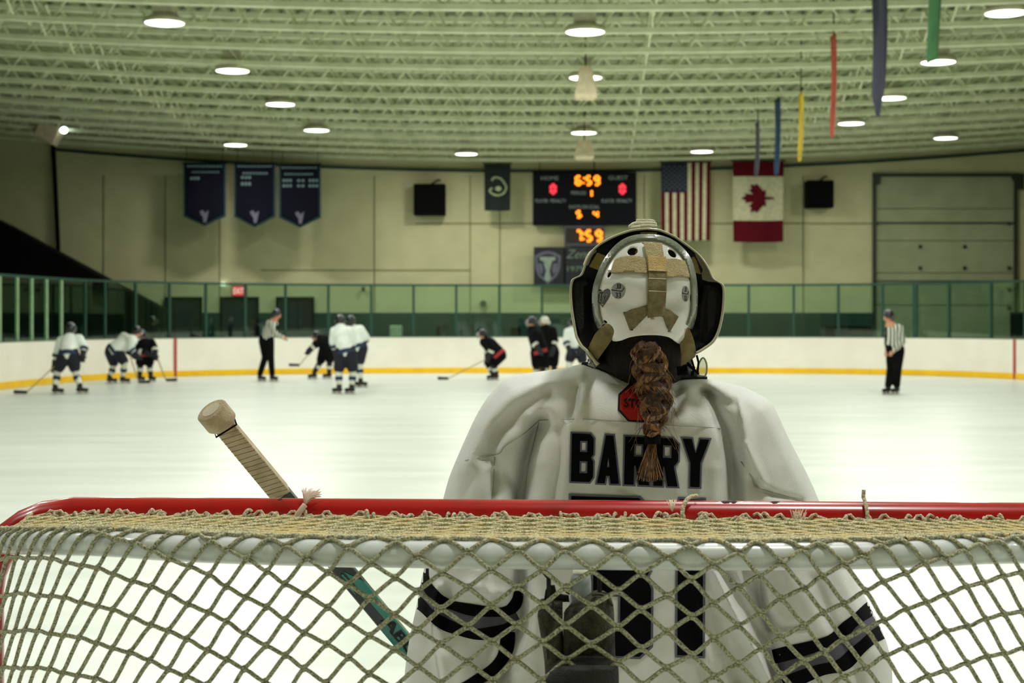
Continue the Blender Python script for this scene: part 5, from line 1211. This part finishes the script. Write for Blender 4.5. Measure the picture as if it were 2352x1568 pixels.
# dome-shaped back plate with real vent holes
dmx, dmy, drx, dry = 1481.5, 664, 124, 142
def dy_(X, Y):
    u = (X-dmx)/drx; v = (Y-dmy)/dry; r2 = np.clip(u*u+v*v, 0, 1.6)
    y = 2.948-.098*np.sqrt(np.clip(1-r2*.86, 0, 1))+.03*np.clip(r2-.95, 0, 1)
    # moulded relief: two cheeks under the crossed strap, a waist beside the centre ridge, flared lower lip
    x1 = X-dmx
    y = y-.006*np.exp(-((Y-648)/26)**2)*(1-.4*np.exp(-(x1/30)**2))
    y = y+.012*np.exp(-((Y-694)/24)**2)*np.exp(-((np.abs(x1)-60)/36)**2)-.008*np.exp(-(x1/24)**2)*np.exp(-((Y-680)/60)**2)
    y = y-.012*np.clip((Y-735)/50, 0, 1)**2
    return y
plz = [(905,240),(1000,240),(1090,272),(1160,320),(1225,385),(1275,460),(1312,560),(1335,680),(1335,800),(1322,920),(1296,1020),(1262,1010),(1240,1060),(1225,1150),(1200,1155),(1160,1135),(1110,1100),(1040,1083),(960,1078),(860,1082),(770,1098),(690,1126),(625,1122),(640,1040),(600,985),(545,985),(500,1020),(478,900),(468,760),(480,640),(520,520),(572,420),(640,335),(710,280),(790,250)]
plate = smooth2([Z(*q) for q in plz], 4, True)
def hole(cx_, cy_, rx, ry, rot=0, n=18): 
    r_ = math.radians(rot); return [Z(cx_+rx*math.cos(t)*math.cos(r_)-ry*math.sin(t)*math.sin(r_), cy_+rx*math.cos(t)*math.sin(r_)+ry*math.sin(t)*math.cos(r_)) for t in [2*math.pi*i/n for i in range(n)]]
holes = [hole(795,365,46,36,-12), hole(1133,383,44,28,42), hole(598,560,16,34,28), hole(1282,600,9,24,-14), hole(728,893,13,12), hole(787,1033,16,8), hole(1108,1044,14,8), hole(963,932,16,7), hole(563,966,20,14,30), hole(893,296,20,9,5)]
M_plate = mat('plate_white', (232,233,230), .2, rgb2=(214,214,208), nscale=18, ndet=5, coat=.6, contrast=(.3,.5))
bp_o = surf('back_plate', [plate]+holes, 5.0, dy_, M_plate, mask, thick=.003)
edge = [Z(*q) for q in [(500,1020),(470,930),(455,800),(458,690),(485,590),(530,480),(585,390),(655,310),(740,252),(830,226),(905,222),(1000,225),(1090,248),(1170,292),(1245,362),(1300,450),(1330,560),(1345,680),(1346,800),(1335,920),(1300,1030)]]
edo = smooth2(edge, 4); edi = [(dmx+(a-dmx)*.895, 652+(b-652)*.90) for a, b in edo]
surf('plate_rim', [edo+edi[::-1]], 6.0, lambda X, Y: dy_(X, Y)-.0055, mat('rim_grey', (124,130,116), .25, rgb2=(108,114,100), nscale=20, coat=.5), mask, thick=.004)
# straps across the plate
M_sb1 = mat('strap_beige', (232,212,162), .95, rgb2=(214,194,144), nscale=90, ndet=6, bump=1, bscale=520); M_sb2 = mat('strap_tan', (172,158,116), .95, rgb2=(146,132,94), nscale=90, ndet=6, bump=1, bscale=520); M_sb3 = mat('strap_khaki', (164,148,98), .9, rgb2=(138,124,78), nscale=40, ndet=6, bump=.8, bscale=600); M_sb4 = mat('strap_gold', (234,202,138), .9, rgb2=(216,184,120), nscale=60, bump=.8, bscale=520)
def strap(pts, m, off, th=.0035, sm=False): 
    q = [Z(*p) for p in pts]; return surf('strap', [smooth2(q, 3, True) if sm else q], 5.0, dy_, m, mask, off=off, thick=th)
strap([(645,432),(700,412),(800,398),(925,424),(930,556),(850,548),(760,535),(690,548),(608,545)], M_sb1, .005)
strap([(1078,430),(1160,428),(1240,444),(1262,500),(1282,588),(1200,576),(1086,586)], M_sb1, .005)
strap([(720,893),(790,858),(918,826),(926,902),(870,960),(812,1022),(772,1034)], M_sb2, .0045)
strap([(1066,848),(1120,872),(1187,921),(1150,985),(1112,1050),(1092,1020),(1056,915)], M_sb2, .0045)
strap([(934,526),(1086,538),(1082,700),(1064,930),(1030,918),(990,924),(924,930),(928,760)], M_sb2, .010, .004)
strap([(889,288),(960,292),(1044,296),(1062,420),(1084,536),(930,526),(915,410)], M_sb1, .0095, .004)
strap([(924,404),(1080,410),(1086,536),(934,526)], M_sb4, .0135, .003)
for a in ((650,595,1090,602),(640,700,1082,706)): pass
for y_ in (524, 595, 702):
    mb = MB(); mb.tube([P(*Z(x_, y_+(x_-930)*.03), float(dy_(np.array([Z(x_, y_)[0]]), np.array([Z(x_, y_)[1]]))[0])-.0125-(.003 if y_ == 524 else 0)) for x_ in np.linspace(934, 1082, 8)], .0009, 5); link('stitching', mb, mat('stitch_pale', (226,214,176)), mask)
# lower side straps running from plate to mask
def strap3(a, b, Ya, Yb, m, bow=.012):
    # a, b: lists of left/right edge points in crop pixels
    V = []; n_ = len(a)
    for i in range(n_):
        t = i/(n_-1); y = Ya+(Yb-Ya)*t-bow*math.sin(math.pi*t); k_ = 5
        for q in range(k_+1): 
            s_ = q/k_; V.append(P(*Z(a[i][0]*(1-s_)+b[i][0]*s_, a[i][1]*(1-s_)+b[i][1]*s_), y-.004*math.sin(math.pi*s_)))
    fs = [(i*6+q, i*6+q+1, (i+1)*6+q+1, (i+1)*6+q) for i in range(n_-1) for q in range(5)]
    o = link('strap', (np.array([tuple(v) for v in V]), fs), m, mask, smooth=True, recalc=False); mod(o, 'SOLIDIFY', thickness=.003, offset=0)
strap3([(585,975),(520,1015),(475,1070),(440,1140),(402,1225)], [(655,1060),(622,1110),(585,1165),(535,1235),(478,1315)], 2.925, 2.965, M_sb3)
strap3([(1250,1005),(1205,1065),(1202,1150),(1212,1250),(1208,1345)], [(1275,1015),(1300,1070),(1320,1130),(1334,1200),(1330,1262)], 2.925, 2.965, M_sb3)
# snaps and strap loops outside the shell
def puffy(pts, Yc, r, nm='buckle'):
    mb = MB()
    for a, b in zip(pts[:-1], pts[1:]): mb.cap(P(*Z(*a), Yc), P(*Z(*b), Yc), r)
    return blob(nm, mb, mat('buckle_cream', (222,218,190), .7, bump=.4, bscale=300), mask, .0022, 2)
puffy([(835,100),(900,98),(978,104)], 2.972, .0035); puffy([(845,125),(920,122),(988,128)], 2.966, .0045); puffy([(855,146),(930,142),(995,148)], 2.962, .0038); puffy([(775,150),(800,130),(835,122)], 2.965, .0045); puffy([(790,158),(850,150)], 2.96, .004)
puffy([(468,355),(432,385),(410,425),(390,475)], 2.972, .0048); puffy([(455,365),(425,410),(402,470)], 2.964, .0040)
# stickers
M_stkg = mat('sticker_grey', (146,146,144), .35, coat=.4); M_stkd = mat('sticker_dark', (58,62,60), .35, coat=.4); M_stkp = mat('sticker_print', (14,14,14), .5); M_stkw = mat('sticker_white', (214,214,210), .4)
def dome_text(txt, zx, zy, hz, wz, m, parent, off, shear=0):
    vs, fs = text_mesh(txt, 1, shear, .03); x0 = min(v.x for v in vs); x1 = max(v.x for v in vs); y0 = min(v.y for v in vs); y1 = max(v.y for v in vs)
    xy = [Z(zx+((v.x-x0)/(x1-x0)-.5)*wz, zy-((v.y-y0)/(y1-y0)-.5)*hz) for v in vs]; X = np.array([q[0] for q in xy]); Y = np.array([q[1] for q in xy]); yy = dy_(X, Y)-off
    link('sticker_print', (np.stack([(X-CX)*yy/F, yy, H-(Y-HY)*yy/F], 1), fs), m, parent, recalc=False)
def sticker(pts, m, off, nm='sticker'): return surf(nm, [[Z(*q) for q in pts]], 5.0, dy_, m, mask, off=off, thick=.0006)
def ell(cx_, cy_, rx, ry, n=28): return [(cx_+rx*math.cos(2*math.pi*i/n), cy_+ry*math.sin(2*math.pi*i/n)) for i in range(n)]
for cx_, rx in ((673,62),(1250,31)):
    sticker(ell(cx_,700 if cx_ < 900 else 726,rx,74), M_stkw, .0022); sticker(ell(cx_,700 if cx_ < 900 else 726,rx*.94,70), M_stkg, .0032)
    yo = 0 if cx_ < 900 else 26; wd = 44 if cx_ < 900 else 20
    dome_text('JJ', cx_, 663+yo, 42, wd, M_stkp, mask, .0040); dome_text('33', cx_, 738+yo, 46, wd*1.1, M_stkp, mask, .0040)
    k = rx/62; sticker([(cx_-60*k,690+yo),(cx_+28*k,702+yo),(cx_+46*k,676+yo),(cx_+52*k,680+yo),(cx_+32*k,709+yo),(cx_-60*k,697+yo)], M_stkp, .0038, 'sticker_line')
def heart(cx_, cy_, w_, h): return [(cx_+w_*x, cy_+h*y) for x, y in ((0,-.30),(.12,-.44),(.30,-.50),(.46,-.42),(.5,-.24),(.44,-.04),(.28,.18),(.12,.38),(0,.52),(-.12,.38),(-.28,.18),(-.44,-.04),(-.5,-.24),(-.46,-.42),(-.30,-.50),(-.12,-.44))]
sticker(heart(538,762,142,164), M_stkw, .0022); sticker(heart(538,761,134,154), M_stkd, .0034)
for ox, oy in ((-3,0),(3,0),(0,-3),(0,3)): dome_text('Ty', 541+ox, 762+oy, 112, 70, M_stkw, mask, .0042, .25)
dome_text('Ty', 541, 762, 108, 66, M_stkp, mask, .0052, .25)
sticker(heart(1308,800,42,150), M_stkp, .0024); sticker([(1298,790),(1304,745),(1316,752),(1312,800),(1306,860)], mat('sticker_brown', (110,60,30), .4), .0034)
# throat guard with black lace at the right, cage corner at the left
M_clear = glassmat('clear_plastic', (.86,.9,.86,1), .18, .15)
mb = MB(); V = []; 
prof_ = [(1380,1275),(1410,1285),(1430,1340),(1428,1400),(1415,1435),(1380,1440),(1350,1435),(1345,1390),(1365,1330)]
mb.poly([P(*Z(a, b), 3.0) for a, b in prof_], (0, .004, 0)); tg = link('throat_guard', mb, M_clear, mask)
mb = MB(); mb.tube(catmull([P(*Z(a, b), 2.998) for a, b in ((1345,1390),(1362,1330),(1390,1280),(1412,1284),(1430,1330),(1430,1400),(1415,1437))], 5), .0018, 6); link('throat_guard_rim', mb, mat('clear_rim', (170,176,160), .2), mask, smooth=True)
mb = MB(); 
for a, b in (((1265,1315),(1360,1415)),((1300,1285),(1330,1390)),((1345,1252),(1362,1320)),((1360,1320),(1352,1410)),((1262,1330),(1330,1385)),((1305,1390),(1302,1432)),((1325,1350),(1310,1430))): mb.tube([P(*Z(*a), 2.985), P(*Z(*b), 2.985)], .0022, 6)
mb.tube([P(*Z(1180,1378), 2.99), P(*Z(1262,1355), 2.985), P(*Z(1268,1400), 2.985), P(*Z(1180,1400), 2.99)], .006, 6); link('lace', mb, M_black, mask)
mb = MB(); mb.tube(catmull([P(*Z(a, b), 2.985) for a, b in ((400,1225),(430,1275),(440,1315),(470,1320),(490,1345))], 4), .003, 6); mb.tube([P(*Z(420,1320), 2.985), P(*Z(480,1345), 2.99)], .005, 6); link('cage_corner', mb, M_steel, mask, smooth=True)
# ------------------------------------------------------------------ goalie stick
A0, A1 = P(494, 952, 2.86), P(944, 1494, 3.32); ax = (A1-A0).normalized(); side = ax.cross(Vector((0,1,0))).normalized(); nrm = side.cross(ax).normalized()
if nrm.y > 0: nrm = -nrm
stick = empty('goalie_stick', (A1.x, A1.y, 0)); tag(stick, 'teal and black goalie stick with cream taped handle, held upright beside the goalie', 'goalie stick')
RM = Matrix((side, nrm, ax)).transposed()
def along(px): return (px-494)/(944-494)*(A1-A0).length
def sbox(s0, s1, w0, w1, th, m, nm, off=0, par=stick, sx=0):
    V = [];
    for s_, w_ in ((s0, w0), (s1, w1)):
        c = A0+ax*s_+side*sx
        for a, b in ((-1,-1),(1,-1),(1,1),(-1,1)): V.append(c+side*(a*w_/2)+nrm*(b*th/2+off))
    mb = MB(); mb.add(V, [(0,1,2,3),(7,6,5,4),(0,4,5,1),(1,5,6,2),(2,6,7,3),(3,7,4,0)]); o = link(nm, mb, m, par); mod(o, 'BEVEL', width=.004, segments=3); return o
LT = (A1-A0).length; sw = .037
M_tape = mat('stick_tape', (200,186,156), .9, rgb2=(168,152,120), nscale=26, ndet=6, bump=.35, bscale=300)
M_tk = mat('stick_teal', (0,132,118), .3, rgb2=(0,100,92), nscale=10, coat=.5); M_sk = mat('stick_black', (8,11,12), .35, coat=.4); M_tg = mat('stick_teal_bright', (20,170,136), .35)
mb = MB(); c = A0; mb.tube([A0-ax*.014, A0-ax*.011, A0+ax*.022, A0+ax*.027], [.026,.030,.030,.026], 28, flat=.8, up=nrm); link('butt_knob', mb, M_tape, stick, smooth=True)
mb = MB(); mb.tube([A0-ax*.0145, A0-ax*.0142], [.018,.0175], 20, flat=.8, up=nrm); link('knob_end', mb, mat('knob_end', (206,194,170), .8), stick)
t1 = along(630); sbox(.02, t1, sw, sw*1.06, .027, M_tape, 'taped_grip')
mb = MB()
for q in range(17):
    s_ = .04+(t1-.045)*q/16; c = A0+ax*s_; t_ = .006; mb.tube([c+side*sw*.50+nrm*.0134+ax*t_, c-side*sw*.50+nrm*.0134-ax*t_*rnd.uniform(.6,1.3)], .0006, 5)
link('tape_edge', mb, mat('tape_edge', (112,94,62), .9), stick)
mb = MB(); c = A0+ax*.034; mb.tube([c+side*.022+nrm*.014, c-side*.022+nrm*.014, c-side*.022-nrm*.014, c+side*.022-nrm*.014, c+side*.022+nrm*.014], .0016, 6); link('grip_band', mb, M_black, stick)
sbox(t1-.001, LT*1.62, sw*1.02, sw*1.12, .024, M_sk, 'shaft')
def sgfx(quads, m, off, nm='shaft_graphic'):
    mb = MB()
    for q in quads: 
        pts = [A0+ax*s_+side*(u*sw)+nrm*(.012+off) for s_, u in q]; mb.poly(pts, nrm*.0006)
    return link(nm, mb, m, stick)
sg = 1 if (side.x > 0) == True else -1
U = lambda u: u*sg
def SP(px, u): return (along(px), U(u))
sgfx([[SP(636,-.05),SP(646,.12),SP(664,.10),SP(676,.0),SP(664,-.18),SP(650,-.2)],[SP(652,-.35),SP(664,-.28),SP(688,-.06),SP(700,-.05),SP(690,-.38)]], M_tg, .0008)
sgfx([[SP(770,.02),SP(800,.52),SP(1010,.52),SP(1010,.1),SP(880,.08)]], M_tk, .0008)
sgfx([[SP(772,-.42),SP(812,-.30),SP(800,-.24),SP(772,-.36)],[SP(772,-.22),SP(832,-.06),SP(812,-.02),SP(772,-.12)],[SP(880,-.48),SP(1010,-.5),SP(1010,.12),SP(880,.12),SP(872,-.2)]], M_tk, .0009)
sgfx([[SP(800,.50),SP(800,.56),SP(1010,.56),SP(1010,.50)]], M_tg, .0011)
# black block lettering on the paddle
vs, fs = text_mesh('ABC', 1, 0, .03); x0 = min(v.x for v in vs); x1 = max(v.x for v in vs); y0 = min(v.y for v in vs); y1 = max(v.y for v in vs)
for dx_ in (0, .0015, -.0015):
    W = [A0+ax*(along(868)+(v.x-x0)/(x1-x0)*(along(944)-along(868))+dx_)-side*sg*((( (y1-v.y)/(y1-y0)-.5)*-1*.62+.12)*sw*-1)*1.0+nrm*.0139 for v in vs]
    link('paddle_lettering', (np.array([tuple(q) for q in W]), fs), M_sk, stick, recalc=False)
sbox(LT*1.3, LT*2.0, .07, .085, .024, M_tk, 'paddle'); 
E = A0+ax*LT*2.0; mb = MB(); mb.poly([Vector((E.x-.04,E.y,E.z+.03)), Vector((E.x+.05,E.y+.02,E.z+.03)), Vector((E.x+.33,E.y+.05,max(.01,.10))), Vector((E.x+.35,E.y+.05,.02)), Vector((E.x+.02,E.y+.02,.006))], (0,.02,0)); link('blade', mb, M_tape, stick)
# ------------------------------------------------------------------ bottle pouch hanging inside the net
YP = 2.155
pouch = empty('bottle_pouch', (P(1325,0,YP).x, YP, P(0,1600,YP).z)); tag(pouch, 'worn dark fabric bottle pouch hanging on the net below the back bar', 'pouch')
M_pch = mat('pouch_fabric', (98,92,66), .8, rgb2=(24,23,17), nscale=22, ndet=7, contrast=(.38,.66), bump=.9, bscale=260); M_pcd = mat('pouch_dark', (40,42,36), .9, rgb2=(16,18,16), nscale=12, bump=.5, bscale=300)
PZ = lambda x, y: (1200+x/5.638, 1290+y/5.638)
def pk(x, y, yy): return P(*PZ(x, y), yy)
def pocket(cols, nm, m, Yc, dep):
    # cols: rows of (y, xl, xr); closed oval pocket
    V = []; n_ = 20
    for y, xl, xr in cols:
        for q in range(n_):
            a = 2*math.pi*q/n_; p = pk((xl+xr)/2+(xr-xl)/2*math.cos(a), y, Yc); p.y = Yc-dep*math.sin(a)*(abs(math.sin(a))**-.3 if abs(math.sin(a)) > .1 else 1); V.append(p)
    fs = [(k*n_+q, k*n_+(q+1) % n_, (k+1)*n_+(q+1) % n_, (k+1)*n_+q) for k in range(len(cols)-1) for q in range(n_)]
    fs += [tuple(range(n_)), tuple((len(cols)-1)*n_+q for q in range(n_))]
    o = link(nm, (np.array([tuple(v) for v in V]), fs), m, pouch, smooth=True); return o
pocket([(500,225,520),(560,212,520),(700,195,520),(850,215,520),(1100,260,540),(1300,285,560),(1600,300,600)], 'side_pocket', M_pch, YP+.012, .020)
pocket([(415,900,1100),(440,860,1135),(490,790,1158),(560,620,1178),(640,545,1188),(800,525,1192),(1000,530,1196),(1200,545,1200),(1320,550,1215),(1650,560,1240)], 'main_pocket', M_pch, YP+.004, .030)
pocket([(1300,700,1100),(1312,480,1225),(1330,430,1240),(1400,330,1246),(1500,290,1250),(1660,280,1250)], 'elastic_band', M_pcd, YP-.066, .045)
M_ps = mat('pouch_seam', (60,58,44), .8)
for ln, r_ in (([(385,505,-.012),(393,700,-.012)],.0008),([(400,505,-.012),(408,700,-.012)],.0008),([(300,860,-.010),(325,1260,-.010)],.0008),([(318,860,-.010),(343,1260,-.010)],.0008),([(545,650,-.018),(550,1290,-.018)],.0011),([(900,430,-.02),(1010,418,-.02),(1100,470,-.02),(1165,570,-.02)],.0022)):
    mb = MB(); mb.tube(catmull([pk(a, b, YP+c) for a, b, c in ln], 4), r_, 5); link('seam_piping', mb, M_ps, pouch)
mb = MB(); mb.poly([pk(a, b, YP+.012) for a, b in ((300,370),(360,310),(420,310),(440,400),(520,430),(600,440),(610,520),(470,520),(280,505))], (0,.008,0)); mb.poly([pk(a, b, YP+.02) for a, b in ((515,320),(560,285),(600,290),(612,430),(560,400))], (0,.006,0)); o = link('pouch_flap', mb, M_pcd, pouch)
for x_ in (340, 1000):
    mb = MB(); mb.tube([pk(x_, 480, YP+.01), pk(x_, 200, YP+.012), G((PZ(x_,0)[0]-CX)*YP/F-GO.x, -.465+.03, ZB-.01)], .0035, 6); link('hanging_strap', mb, M_pcd, pouch)
root = empty('water_bottle', pk(750, 700, YP+.02)); tag(root, 'frosted squeeze bottle standing in the dark pouch on the net', 'bottle')
c = pk(752, 560, YP+.03); k = YP/F/5.638; r0 = 140*k
mb = MB(); mb.lathe(c, [(0,-.05),(r0*1.05,-.05),(r0*1.05,.0),(r0*1.02,150*k),(r0*1.0,300*k),(r0*.92,370*k),(r0*.7,410*k),(r0*.66,440*k)], 28); link('bottle_body', mb, mat('frosted_plastic', (176,182,186), .35, rgb2=(150,158,164), nscale=30), root, smooth=True)
mb = MB(); mb.lathe(c, [(r0*.72,425*k),(r0*.72,480*k),(r0*.3,500*k),(r0*.25,560*k),(0,560*k)], 24); link('bottle_cap', mb, M_white, root, smooth=True)
